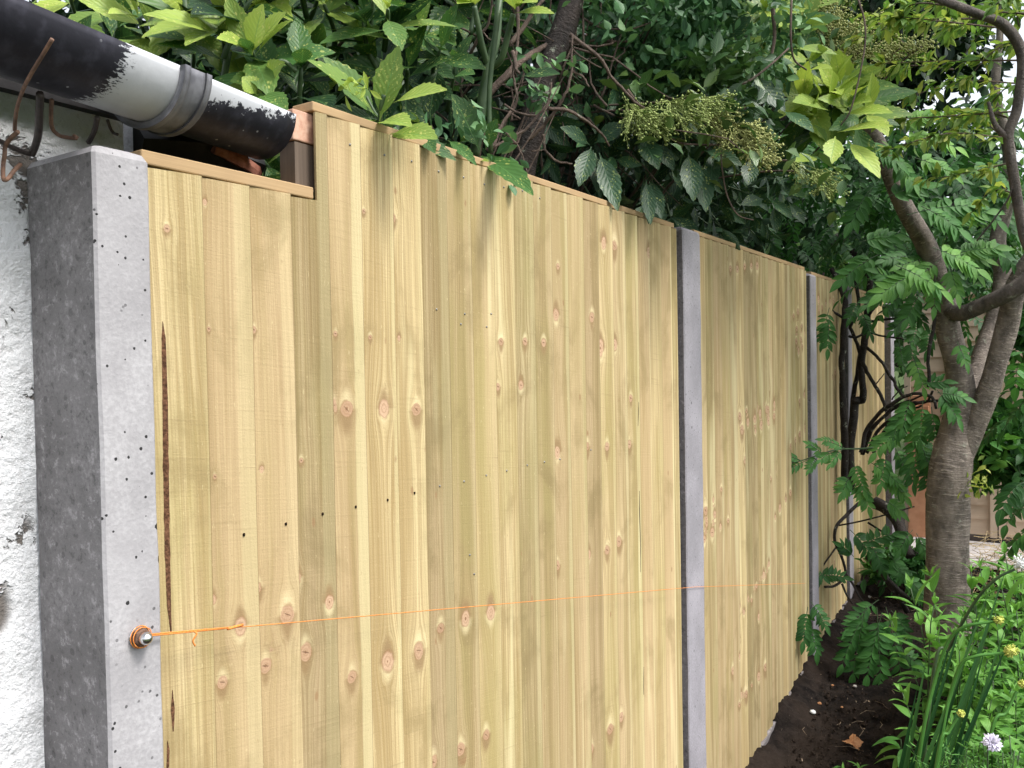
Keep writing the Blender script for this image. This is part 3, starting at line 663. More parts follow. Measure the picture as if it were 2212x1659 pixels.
strip('bark_strip', [(373, 1490, .4), (374, 1535, 4.5), (375, 1580, 1.0)], 'strip', p1, .004, 14)
strip('bark_strip', [(363, 1600, .4), (365, 1620, 3), (364, 1659, 2.5)], 'strip', p1, .004, 10)
strip('split', [(1378, 868, .4), (1378, 890, 1.2), (1377, 920, .4)], 'hole', p1, .008, 10)
strip('split', [(1380, 1060, .4), (1380, 1100, 1.4), (1382, 1180, 1.2), (1382, 1236, .4)], 'hole', p1, .008, 16)
strip('split', [(1388, 1440, .4), (1388, 1470, 1.1), (1388, 1500, .4)], 'hole', p1, .008, 8)

# bolt and builder's line
def build_bolt():
    p = onx(300, 1375, .027); y, z = p[1], p[2]; t = thing('anchor_bolt', 'shiny domed bolt with orange twine wound round it, on the pitted post', 'bolt', (.026, y, z))
    ang = np.arange(28) / 28 * 2 * math.pi
    def lathe(prof, seg=28, hexa=False):
        mb = MB(); V = []; a = np.arange(seg) / seg * 2 * math.pi + .3
        for (x, r) in prof: V += [(.026 + x, y + r * math.cos(q), z + r * math.sin(q)) for q in a]
        F = [(k * seg + i, k * seg + (i + 1) % seg, (k + 1) * seg + (i + 1) % seg, (k + 1) * seg + i) for k in range(len(prof) - 1) for i in range(seg)]
        V.append((.026 + prof[-1][0], y, z)); F += [((len(prof) - 1) * seg + i, (len(prof) - 1) * seg + (i + 1) % seg, len(V) - 1, len(V) - 1) for i in range(seg)]
        mb.add(V, F); return mb
    lathe([(0, .0135), (.002, .0135), (.0025, .012)]).build('washer', M['chrome'], t)
    lathe([(.0025, .0118), (.010, .0118), (.011, .0105)], 6).build('nut', M['rust'], t, smooth=False)
    lathe([(.010, .0080), (.016, .0080)] + [(.016 + .0080 * math.sin(q), .0080 * math.cos(q)) for q in np.linspace(.1, 1.5, 7)]).build('dome', M['chrome'], t)
    mb = MB(); P = []
    for k in range(2 * 20 + 1):
        q = k / 20 * 2 * math.pi; rr = .0124 if k > 22 else .0136; P.append((.026 + .0022 + .0085 * k / 40, y + rr * math.cos(q), z + rr * math.sin(q)))
    mb.tube(P, .0007, 5)
    a0 = np.array([.035, y + .012, z]); a1 = onx(1500, 1268, .031); a2 = onx(1740, 1260, .031); kn_ = a0 + (a1 - a0) * .065
    tw = thing('string_line', 'taut orange twine stretched across the fence from bolt to third post', 'string', a0)
    mb.tube([a0 + (0, 0, .001), kn_ + (0, 0, .001)], .0010, 5); mb.tube([a0 - (0, 0, .001), kn_], .0010, 5)
    n = 40; L = [kn_ + (a1 - kn_) * k / n for k in range(n)] + [a1 + (a2 - a1) * k / 20 for k in range(21)]
    mb.tube(L, .0007, 5); mb.tube([kn_ - (0, .006, 0), kn_ + (.001, .008, 0), kn_ + (0, .02, -.001)], .0019, 6)
    e = a0 + (a1 - a0) * .033
    mb.tube(smooth_path([e, e + (.002, .003, -.004), e + (.001, -.002, -.012), e + (.001, .001, -.020)]), .0012, 5)
    mb.build('twine', M['orange'], tw)
build_bolt()

# ------------------------------------------------------------------ outbuilding: wall, roof, gutter, wires
def build_outbuilding():
    t = thing('outbuilding', 'white painted rough masonry outbuilding with black gutter at left edge', 'outbuilding', (-.13, .3, 0))
    xw, ye = -.128, .735; mb = MB(); ys = np.arange(-1.2, ye + .001, .02); zs = np.arange(-.2, 2.0, .02); V = []
    for z in zs:
        for y in ys:
            q = Vector((y, z, 0)); d = .007 * mnoise.noise(q * 5) + .006 * mnoise.noise(q * 14) + .004 * mnoise.noise(q * 40)
            c = (z / .075); jo = .005 * math.exp(-((c - round(c)) / .10) ** 2) * (0.6 + mnoise.noise(q * 6))
            V.append((xw + d - jo if y < ye - .02 else xw - .01, y, z))
    ny = len(ys); F = [(j * ny + i, j * ny + i + 1, (j + 1) * ny + i + 1, (j + 1) * ny + i) for j in range(len(zs) - 1) for i in range(ny - 1)]
    mb.add(V, F)
    b = len(V); mb.add([(xw - .01, ye, -.2), (-2.4, ye, -.2), (-2.4, ye, 2.2), (xw - .01, ye, 1.98), (-2.4, -1.2, -.2), (-2.4, -1.2, 2.2), (xw - .01, -1.2, -.2), (xw - .01, -1.2, 1.98)], [(0, 1, 2, 3), (1, 4, 5, 2), (4, 6, 7, 5)])
    mb.build('wall', M['white'], t)
    mb = MB(); mb.add([(xw - .03, -1.25, 2.045), (xw - .03, .93, 2.045), (-2.5, .93, 2.30), (-2.5, -1.25, 2.30), (xw - .03, -1.25, 2.01), (xw - .03, .93, 2.01), (-2.5, .93, 2.265), (-2.5, -1.25, 2.265)], [(0, 1, 2, 3), (7, 6, 5, 4), (0, 4, 5, 1), (1, 5, 6, 2), (2, 6, 7, 3), (3, 7, 4, 0)])
    mb.build('roof', M['felt'], t, smooth=False)
    # fascia, running past the wall and splitting at its end
    mb = MB(); mb.box((xw + .012, -1.2, 1.955), (xw + .030, .90, 2.02)); mb.build('fascia', M['black'], t, smooth=False)
    q0, q1 = W(*z1(1370, 950), 1.30), W(*z1(1670, 1120), 1.36)
    mb = MB(); mb.tube(smooth_path([q0, .5 * (q0 + q1) + (0, 0, .004), q1]), [.010] * 4 + [.012] * 4 + [.009] * 4 + [.003], 6, wob=.5); mb.build('split_timber', M['redwood'], t, smooth=False)
    mb = MB(); q2, q3 = W(*z1(980, 930), 1.26), W(*z1(1650, 1090), 1.40)
    mb.tube([q2 + (-.03, -.02, .0), .5 * (q2 + q3) + (-.02, 0, .015), q3], [.062, .058, .040], 4, wob=.2); mb.build('rafter_foot', M['black'], t, smooth=False)
    # gutter: half round, a little wall thickness, laid level
    A = W(50, -6, .885); E = W(640, 250, 1.30); A[2] = E[2] = .5 * (A[2] + E[2])
    dr = (E - A) / np.linalg.norm(E - A); side = np.array([-dr[1], dr[0], 0]) * 1.0      # points away from the camera side
    if side[0] > 0: side = -side
    R = .0625; S0 = A - dr * .62; Ltot = np.linalg.norm(E - S0); g = MB(); seg = 22; n = 46
    def half(mb, s0, s1, R0, R1, th, n, fl=0.0):
        V = []; UVs = []
        for k in range(n + 1):
            s = s0 + (s1 - s0) * k / n; c = S0 + dr * s + side * R; rr = R0 + (R1 - R0) * k / n
            for (ra, rev) in ((rr, False), (rr - th, True)):
                an = np.linspace(0, math.pi, seg + 1); an = an[::-1] if rev else an
                for q in an:
                    V.append(c - side * ra * math.cos(q) - np.array([0, 0, 1]) * ra * math.sin(q)); UVs.append((q / math.pi, s))
        m = 2 * (seg + 1); F = [(k * m + i, k * m + (i + 1) % m, (k + 1) * m + (i + 1) % m, (k + 1) * m + i) for k in range(n) for i in range(m)]
        for kk in (0, n):
            F += [(kk * m + i, kk * m + i + 1, kk * m + m - 2 - i, kk * m + m - 1 - i) for i in range(seg)]
        mb.add(V, F, UVs)
    vb = .842
    half(g, 0, Ltot, R, R, .004, n)
    go = g.build('gutter', M['gutter'], t)
    g = MB(); half(g, vb, vb + .036, R + .007, R + .007, .006, 4); half(g, vb - .006, vb + .004, R + .010, R + .010, .009, 2); half(g, vb + .032, vb + .042, R + .0095, R + .0095, .009, 2)
    return t, g, vb, go, Ltot
OB, cg, vb, go, LG = build_outbuilding()
cg.build('gutter_union', M['bracket'], OB)
print('GUTTER vb', vb, 'LG', LG)
def wire(fn, lst, r, mat, label, name='wire', grp='old wires under the gutter', cat='wire', seg=6):
    P = pts(fn, lst); mb = MB(); mb.tube(smooth_path(P), r, seg, wob=.15); return tag(mb.build(name, M[mat]), label, cat, grp)
wire(z1, [(335, 250, .86), (262, 370, .87), (195, 480, .88), (150, 570, .90), (112, 680, .93), (98, 770, .96), (95, 835, .98)], .0022, 'rust', 'stiff rusty wire curving up across the black gutter')
wire(z1, [(115, 845, .96), (75, 880, .97), (38, 930, .98), (30, 1000, .98), (22, 1060, .98), (22, 1140, .97), (45, 1150, .97), (90, 1095, .98), (130, 1055, 1.0)], .0026, 'rust', 'hooked rusty wire on the white wall left of the post')
wire(z1, [(258, 600, .98), (255, 700, 1.0), (248, 850, 1.03), (230, 930, 1.05), (205, 990, 1.06)], .0045, 'cable', 'thicker dark cable dropping from gutter to post top')
wire(z1, [(332, 640, 1.0), (328, 740, 1.02), (335, 820, 1.04), (375, 865, 1.05), (430, 880, 1.05), (490, 885, 1.05), (470, 870, 1.05)], .0026, 'rust', 'rusty wire with frayed end bending right beneath the gutter')
wire(z1, [(625, 750, 1.07), (612, 820, 1.08), (590, 875, 1.09), (568, 912, 1.10)], .0036, 'cable', 'dark cable hanging above the peak of the post')
wire(z1, [(690, 770, 1.10), (705, 815, 1.11), (725, 850, 1.12), (755, 862, 1.12)], .0022, 'cable', 'short thin dark wire near the wall corner')
wire(z1, [(-80, 870, .93), (0, 905, .98), (100, 955, 1.03), (200, 990, 1.06)], .0030, 'cable', 'black cable running from left edge to post corner')

# ------------------------------------------------------------------ leaf shapes
def leaf_T(rows, prof, cols=5, teeth=0, fold=.12, cup=.0, tooth=.12):
    V = []; UVs = []
    for j in range(rows + 1):
        y = j / rows; hw = prof(y)
        if teeth and .42 < y < .97 and j % 2 == 1: hw *= 1 + tooth
        for i in range(cols):
            s = (i / (cols - 1)) * 2 - 1
            V.append((y + (tooth * .10 if teeth and abs(s) == 1 and j % 2 == 1 and y > .42 else 0), s * hw * .5, fold * abs(s) * hw - cup * abs(s) ** 2 * hw)); UVs.append(((s + 1) / 2, y))
    F = [(j * cols + i, j * cols + i + 1, (j + 1) * cols + i + 1, (j + 1) * cols + i) for j in range(rows) for i in range(cols - 1)]
    return np.array(V), np.array(F), np.array(UVs)
def prof_l(peak=.45, pet=.08, tip=1.0):
    def f(y):
        if y < pet: return .06
        t = (y - pet) / (1 - pet)
        k = math.log(.5) / math.log(peak)
        return max(.025, math.sin(math.pi * t ** k) ** (.85 * tip))
    return f
LAUREL = leaf_T(18, prof_l(.46, .09, 1.1), 5, 1, .16, .04, .13)
LAUREL_S = leaf_T(8, prof_l(.46, .09, 1.1), 3, 0, .15)
SMALL = leaf_T(4, prof_l(.5, .1), 3, 0, .15)
LANCE = leaf_T(8, prof_l(.36, .03, 1.15), 3, 0, .18)
STRAPT = leaf_T(14, lambda y: max(.03, (1 - y ** 3.5)) * (.8 + .4 * min(1, y * 3)), 3, 0, .25)
SERR = leaf_T(8, prof_l(.45, .1, 1.2), 3, 1, .2, 0, .2)

def unit(v): v = np.asarray(v, float); return v / (np.linalg.norm(v) + 1e-9)
def shoot(mb, st, base, tip, nodes=4, L=.14, ratio=.40, age=(.3, .9), T=LAUREL, r=.005, spread=60, rg=rng, stem=True, top_age=None):
    """a stem with opposite pairs of leaves crowding towards its tip"""
    base = np.asarray(base, float); tip = np.asarray(tip, float); ax = unit(tip - base); ln = np.linalg.norm(tip - base)
    if stem and st is not None:
        mid = .5 * (base + tip) + rg.normal(size=3) * ln * .05
        st.tube(smooth_path([base, mid, tip], 3), [r * 1.3] * 3 + [r] * 3 + [r * .7], 6)
    ref = unit(np.cross(ax, rg.normal(size=3))); az = 0
    P, D, N, Ls, Ws, B, A = [], [], [], [], [], [], []
    for k in range(nodes):
        f = 1 - (k / max(1, nodes)) ** 1.1 * .75; p = base + (tip - base) * (f)
        az += math.pi / 2 + rg.normal() * .25
        for h in (0, math.pi):
            th = rad(spread * (.45 + .75 * k / max(1, nodes - 1)) + rg.normal() * 10)
            s = unit(ref * math.cos(az + h) + np.cross(ax, ref) * math.sin(az + h))
            d = unit(ax * math.cos(th) + s * math.sin(th)); d[2] -= .10
            nn = unit(ax * math.sin(th) - s * math.cos(th) + np.array([0, 0, .5]) + rg.normal(size=3) * .22)
            l = L * (.62 + .5 * min(1, (k + .6) / 2)) * rg.uniform(.8, 1.15)
            P.append(p); D.append(d); N.append(nn); Ls.append(l); Ws.append(l * ratio * rg.uniform(.85, 1.15)); B.append(rg.uniform(.1, .75))
            a = age[0] + (age[1] - age[0]) * (1 - k / max(1, nodes - 1)) if nodes > 1 else age[1]
            A.append(min(1, max(0, a + rg.normal() * .10)))
    mb.leaves(T, P, D, N, Ls, Ws, B, A)
def hero(mb, x0, y0, x1, y1, Z0, Z1=None, wpx=50, age=.7, bend=.3, tilt=(0, 0, 0), T=LAUREL, face=.55):
    """one leaf between two measured points; its face looks partly up, partly at the garden"""
    b = W(x0, y0, Z0); t = W(x1, y1, Z1 if Z1 else Z0); d = t - b; L = np.linalg.norm(d)
    nn = unit(-FW * face + np.array([0, 0, 1]) * (1 - face) + np.array(tilt))
    mb.leaves(T, [b], [d + nn * L * bend * .45], [nn], [L * (1 + bend * bend / 10)], [wpx * Z0 / 1820], [bend], [age])

# ------------------------------------------------------------------ spotted laurels behind the fence
def laurel_things():
    # (a) left, above the gutter: pale young shoots against the sky
    t = thing('spotted_laurel', 'pale yellow-green spotted laurel rising behind the black gutter', 'shrub', (-.8, 1.3, 0), 'spotted laurels behind the fence'); mb = MB(); st = MB()
    def S(bx, by, tx, ty, Z, dz=0, **k): shoot(mb, st, W(bx, by, Z + dz), W(tx, ty, Z), **k)
    for (bx, by, tx, ty, Z, n, L, ag) in ((497, 150, 480, 40, 1.70, 3, .16, (.7, 1)), (497, 230, 494, 110, 1.72, 3, .13, (.3, .7)), (560, 190, 545, 110, 1.6, 3, .145, (.5, .9)), (420, 90, 405, 25, 1.75, 3, .16, (.65, 1)), (350, 110, 300, 40, 1.8, 3, .15, (.7, 1)),
            (300, 90, 240, 20, 1.95, 3, .14, (.6, 1)), (720, 120, 700, 10, 1.75, 3, .14, (.45, .9)), (830, 110, 838, 20, 1.7, 3, .12, (.5, .95)), (640, 120, 600, 20, 1.85, 3, .15, (.3, .75)), (590, 230, 575, 175, 1.62, 2, .11, (.2, .6)),
            (780, 160, 770, 60, 2.0, 3, .15, (.2, .6)), (900, 140, 905, 60, 1.95, 3, .14, (.2, .6)), (940, 190, 950, 110, 1.9, 3, .15, (.1, .45)), (870, 230, 880, 150, 1.85, 3, .15, (.1, .4)), (180, 60, 150, -10, 2.1, 3, .15, (.6, 1)), (520, 60, 520, -40, 1.7, 3, .15, (.6, 1)), (100, 40, 60, -40, 2.3, 3, .14, (.5, 1)),
            (660, 60, 690, -20, 1.8, 3, .15, (.5, .9)), (430, 200, 420, 110, 1.9, 3, .14, (.1, .5)), (600, 130, 640, 90, 2.0, 3, .15, (.1, .5)), (620, 330, 610, 250, 1.72, 3, .09, (.2, .5)), (590, 420, 575, 360, 1.7, 3, .09, (.25, .6)), (600, 390, 560, 340, 1.6, 2, .07, (.4, .7))):
        S(bx, by, tx, ty, Z, .12, nodes=n, L=L, age=ag)
    for q in ((480, 80, 315, 20, 1.66, 1.58, 60, .9, .5), (478, 60, 400, 95, 1.68, 1.6, 55, .85, .4), (487, 85, 515, 5, 1.68, 1.62, 50, .95, .1), (545, 118, 565, 8, 1.56, 1.52, 66, .98, .15), (552, 118, 628, 40, 1.58, 1.52, 48, .8, .2), (545, 120, 520, 80, 1.58, 1.5, 30, .5, .1),
              (418, 88, 315, 75, 1.72, 1.66, 58, .35, .3), (440, 85, 330, 110, 1.78, 1.70, 46, .3, .3), (555, 205, 525, 165, 1.56, 1.54, 50, .85, .3), (560, 205, 620, 240, 1.56, 1.5, 56, .55, .4), (563, 200, 545, 235, 1.58, 1.52, 34, .6, .4)):
        hero(mb, *q[:4], q[4], q[5], q[6], q[7], q[8])
    for (a, b, r) in (((400, -10, 1.75), (430, 75, 1.72), .008), ((497, 270, 1.75), (494, 110, 1.70), .007), ((640, 155, 1.62), (560, 155, 1.6), .0045), ((1060, 330, 1.9), (1080, 0, 1.85), .006)):
        st.tube(smooth_path([W(*a), .5 * (W(*a) + W(*b)) + rng.normal(size=3) * .01, W(*b)], 4), r, 7)
    r2 = np.random.default_rng(5)
    for i in range(150):
        y = r2.uniform(1.0, 2.0); x = -r2.uniform(.22, 1.0); z = r2.uniform(1.75, 2.72)
        if y < 1.35 and z > 2.42: continue
        p = np.array([x, y, z]); ax = unit(np.array([.5, -.2, .8]) + r2.normal(size=3) * .4); shoot(mb, st, p - ax * .13, p, 3, r2.uniform(.10, .16), age=(.0, .35 + .3 * (z > 2.4)), T=LAUREL if x > -.5 else LAUREL_S, rg=r2)
    mb.build('foliage', M['laurel'], t); build_pieces(st, 'stem', M['gstem'], t, 24)
    # (b) the bright sprig that leans over the top of the notched panel
    t = thing('spotted_laurel', 'bright speckled laurel sprig standing just above the fence step', 'shrub', (-.25, 1.2, 1.0), 'spotted laurels behind the fence'); mb = MB(); st = MB()
    for (x0, y0, x1, y1, Z0, Z1, wp, ag, be) in (((818, 255, 675, 120, 1.55, 1.42, 82, .66, .25)), ((815, 255, 702, 120, 1.58, 1.52, 66, .56, .2)), ((820, 262, 861, 98, 1.53, 1.50, 66, .68, .08)), ((850, 222, 963, 190, 1.52, 1.45, 60, .84, .30)),
            ((815, 262, 755, 268, 1.54, 1.44, 26, .72, .3)), ((818, 268, 884, 262, 1.50, 1.40, 56, .80, .5)), ((842, 290, 943, 296, 1.48, 1.40, 68, .72, .3)), ((815, 258, 690, 240, 1.58, 1.55, 50, .2, .3)), ((835, 262, 900, 255, 1.58, 1.55, 40, .2, .3)), ((850, 285, 985, 345, 1.62, 1.60, 46, .30, .3)), ((905, 290, 940, 330, 1.6, 1.55, 34, .35, .3))):
        hero(mb, x0, y0, x1, y1, Z0, Z1, wp, ag, be)
    st.tube(smooth_path([W(830, 345, 1.62), W(822, 290, 1.56), W(822, 240, 1.53), W(830, 205, 1.52)]), .0045, 7)
    st.tube(smooth_path([W(822, 262, 1.55), W(805, 235, 1.56), W(790, 205, 1.57)]), .003, 6)
    for k in range(16):
        x = 735 + k * 4.6 + rng.uniform(-8, 8); y = 170 + rng.uniform(-5, 40); b = W(x, y, 1.47)
        mb.leaves(SMALL, [b], [rng.normal(size=3) + np.array([0.4, -.3, -.7])], [rng.normal(size=3)], [rng.uniform(.02, .036)], [.009], [.4], [.95])
    st.tube(smooth_path([W(738, 172, 1.47), W(775, 180, 1.47), W(805, 200, 1.5)]), .0014, 5)
    mb.build('foliage', M['laurel'], t); build_pieces(st, 'stem', M['gstem'], t, 24)
    # (c) thick green stems and dark leaves in the middle
    t = thing('spotted_laurel', 'laurel with thick forked green stems and dark leaves, middle of fence', 'shrub', (-.5, 2.0, 0), 'spotted laurels behind the fence'); mb = MB(); st = MB()
    q = lambda x, y, Z: W(*z2(x, y), Z)
    st.tube(smooth_path([q(1030, 1000, 1.95), q(1060, 800, 1.93), q(1085, 620, 1.92), q(1125, 420, 1.92), q(1165, 270, 1.92), q(1180, 150, 1.92), q(1190, -60, 1.92)]), sm_rad([.0125, .012, .0115, .0115, .0105, .0095, .0085]), 9)
    st.tube(smooth_path([q(1115, 420, 1.92), q(1080, 300, 1.90), q(1050, 150, 1.88), q(1030, 40, 1.87)]), sm_rad([.0078, .0075, .007, .006]), 8)
    st.tube(smooth_path([q(1130, 440, 1.92), q(1200, 380, 1.90), q(1245, 220, 1.88), q(1280, 90, 1.86)]), sm_rad([.0078, .0075, .007, .006]), 8)
    for (x0, y0, x1, y1, Z0, Z1, wp, ag, be) in ((1030, 15, 920, 20, 1.85, 1.80, 40, .92, .2), (1035, 30, 1080, -30, 1.85, 1.80, 40, .9, .2), (1300, 30, 1430, 10, 1.86, 1.8, 55, .9, .2), (1290, 85, 1540, 80, 1.86, 1.80, 40, .85, .3), (1290, 60, 1260, -30, 1.86, 1.8, 45, .8, .2), (1010, 15, 920, -20, 1.85, 1.8, 34, .9, .2),
            (1060, 1000, 1400, 1220, 1.85, 1.62, 62, .48, .35), (1100, 960, 1170, 760, 1.85, 1.82, 44, .40, .2), (1060, 960, 900, 600, 1.93, 1.86, 80, .22, .2), (900, 490, 1030, 470, 1.82, 1.78, 44, .38, .35), (540, 180, 870, 350, 2.0, 1.95, 50, .28, .3), (720, 240, 810, 90, 1.95, 1.9, 50, .3, .2), (770, 240, 970, 160, 1.95, 1.88, 46, .35, .3),
            (560, 370, 860, 370, 1.97, 1.9, 40, .25, .3), (1330, 490, 1580, 470, 2.0, 1.96, 45, .12, .2), (860, 900, 1040, 1050, 1.7, 1.62, 30, .45, .4), (1040, 1030, 1120, 1030, 1.75, 1.7, 14, .85, .3), (640, 420, 900, 500, 2.05, 2.0, 60, .12, .2), (700, 560, 890, 640, 2.05, 2.0, 60, .1, .2)):
        a, b = z2(x0, y0), z2(x1, y1); hero(mb, *a, *b, Z0, Z1, wp * .9, ag, be)
    r2 = np.random.default_rng(8)
    for i in range(30):
        p = np.array([-r2.uniform(.3, .9), r2.uniform(1.7, 2.4), r2.uniform(1.8, 2.9)]); ax = unit(np.array([.5, -.2, .6]) + r2.normal(size=3) * .5); shoot(mb, st, p - ax * .12, p, 3, .14, age=(0, .3), rg=r2)
    mb.build('foliage', M['laurel'], t); build_pieces(st, 'stem', M['gstem'], t, 24)
    # (d) dark drooping leaves over the fence
    t = thing('spotted_laurel', 'dark bluish laurel whose drooping leaves hang over the fence top', 'shrub', (-.5, 3.0, 0), 'spotted laurels behind the fence'); mb = MB(); st = MB()
    for (x0, y0, x1, y1, Z0, Z1, wp, ag, be) in ((1770, 930, 1590, 810, 2.30, 2.24, 34, .25, .3), (1780, 940, 1700, 1190, 2.28, 2.2, 42, .32, .25), (1800, 920, 2000, 790, 2.3, 2.26, 40, .25, .3), (1790, 960, 1840, 1270, 2.3, 2.24, 30, .28, .2), (1830, 980, 1950, 1350, 2.26, 2.18, 46, .36, .2), (1740, 930, 1690, 930, 2.3, 2.22, 16, .5, .3),
            (2100, 880, 2210, 1080, 2.3, 2.22, 46, .3, .3), (2130, 1150, 2160, 1440, 2.3, 2.25, 30, .25, .1), (1880, 880, 1990, 960, 2.34, 2.3, 30, .2, .3), (2150, 1160, 2230, 1400, 2.35, 2.3, 34, .2, .2)):
        a, b = z2(x0, y0), z2(x1, y1); hero(mb, *a, *b, Z0, Z1, wp, ag, be, face=.75)
    for (x0, y0, x1, y1, Z0, Z1, wp, ag, be) in ((340, 850, 370, 1120, 2.35, 2.28, 46, .35, .2), (400, 900, 440, 1180, 2.38, 2.3, 44, .33, .2), (70, 800, 170, 930, 2.4, 2.34, 36, .4, .3), (430, 840, 640, 920, 2.4, 2.35, 36, .4, .3), (470, 850, 470, 1060, 2.42, 2.36, 32, .3, .2), (250, 700, 290, 880, 2.45, 2.4, 36, .33, .2), (150, 790, 260, 950, 2.4, 2.35, 34, .34, .2), (90, 980, 120, 1250, 2.42, 2.37, 24, .3, .1), (130, 1000, 205, 1190, 2.4, 2.36, 22, .3, .2),
            (550, 350, 790, 340, 2.5, 2.45, 36, .45, .3), (690, 420, 880, 620, 2.6, 2.55, 50, .28, .2), (870, 620, 1040, 730, 2.6, 2.5, 30, .55, .3), (690, 890, 670, 1030, 2.55, 2.5, 36, .22, .2), (560, 220, 690, 90, 2.55, 2.5, 38, .5, .2), (860, 1060, 1010, 1100, 2.7, 2.6, 22, .55, .3), (800, 1110, 920, 1220, 2.7, 2.62, 26, .5, .3), (820, 1150, 830, 1300, 2.7, 2.65, 24, .25, .2), (900, 1130, 990, 1250, 2.75, 2.7, 24, .2, .2), (760, 1110, 640, 1140, 2.75, 2.7, 30, .15, .3), (330, 730, 420, 620, 2.5, 2.45, 40, .3, .2)):
        a, b = z3(x0, y0), z3(x1, y1); hero(mb, *a, *b, Z0, Z1, wp, ag, be, face=.7)
    r2 = np.random.default_rng(9)
    for i in range(120):
        p = np.array([-r2.uniform(.15, 1.0), r2.uniform(2.35, 4.3), 0]); p[2] = r2.uniform(1.95, 3.0); ax = unit(np.array([.6, -.3, -.1]) + r2.normal(size=3) * .5); shoot(mb, st, p - ax * .14, p, 3, .15, .33, age=(0, .35), rg=r2, T=LAUREL if i < 60 else LAUREL_S)
    for i in range(46):
        p = np.array([-r2.uniform(.03, .22), r2.uniform(2.0, 3.9), r2.uniform(2.02, 2.42)]); ax = unit(np.array([.45, -.25, -.75]) + r2.normal(size=3) * .3); shoot(mb, st, p - ax * .13, p, 2, .14, .30, age=(.05, .42), rg=r2, r=.003, spread=42)
    mb.build('foliage', M['laurel_plain'], t); build_pieces(st, 'stem', M['gstem'], t, 24)
    # (e) the bright yellow-green one further along
    t = thing('spotted_laurel', 'bright lime laurel cluster in front of the leaning cherry limb', 'shrub', (-.3, 3.6, 0), 'spotted laurels behind the fence'); mb = MB(); st = MB()
    for (bx, by, tx, ty, Z, n, L, ag) in ((1150, 700, 1150, 520, 2.75, 4, .19, (.40, .9)), (1240, 740, 1230, 600, 2.72, 3, .17, (.35, .85)), (1120, 800, 1060, 640, 2.75, 3, .19, (.35, .8)), (1160, 640, 1120, 480, 2.8, 3, .18, (.5, .9)), (1260, 640, 1250, 520, 2.8, 3, .17, (.5, .9)), (850, 300, 850, 150, 2.9, 3, .20, (.4, .9)), (760, 260, 740, 120, 2.95, 3, .2, (.35, .8)), (880, 200, 870, 60, 3.0, 3, .2, (.5, .9)), (1050, 420, 1010, 330, 2.8, 2, .16, (.5, .9)), (1200, 720, 1330, 640, 2.68, 3, .17, (.40, .9)), (1080, 660, 980, 560, 2.74, 3, .17, (.5, .95)), (1180, 600, 1190, 470, 2.76, 4, .15, (.6, .95)), (830, 180, 800, 60, 2.9, 3, .18, (.5, .95)), (920, 260, 960, 160, 2.9, 3, .17, (.40, .9))):
        a, b = z3(bx, by), z3(tx, ty); shoot(mb, st, W(*a, Z + .15), W(*b, Z), n, L, .38, ag, spread=70)
    for (x0, y0, x1, y1, Z0, Z1, wp, ag, be) in ((1160, 760, 1130, 920, 2.6, 2.52, 40, .9, .25), (1230, 790, 1410, 990, 2.6, 2.5, 44, .92, .3), (1170, 740, 1480, 690, 2.65, 2.5, 36, .95, .3), (1200, 640, 1480, 620, 2.68, 2.55, 50, .85, .3), (1130, 620, 930, 560, 2.7, 2.6, 60, .75, .3), (1150, 560, 1300, 430, 2.7, 2.62, 50, .9, .2), (1130, 540, 1150, 400, 2.72, 2.66, 44, .95, .1), (1080, 530, 1020, 410, 2.72, 2.66, 46, .85, .1), (1250, 540, 1340, 470, 2.7, 2.62, 36, .97, .2), (1060, 880, 940, 900, 2.7, 2.6, 34, .8, .2), (1000, 400, 1140, 370, 2.7, 2.62, 30, 1., .4), (930, 270, 1170, 300, 2.75, 2.7, 34, .75, .3)):
        a, b = z3(x0, y0), z3(x1, y1); hero(mb, *a, *b, Z0, Z1, wp, ag, be)
    mb.build('foliage', M['laurel'], t); build_pieces(st, 'stem', M['gstem'], t, 24)
laurel_things()

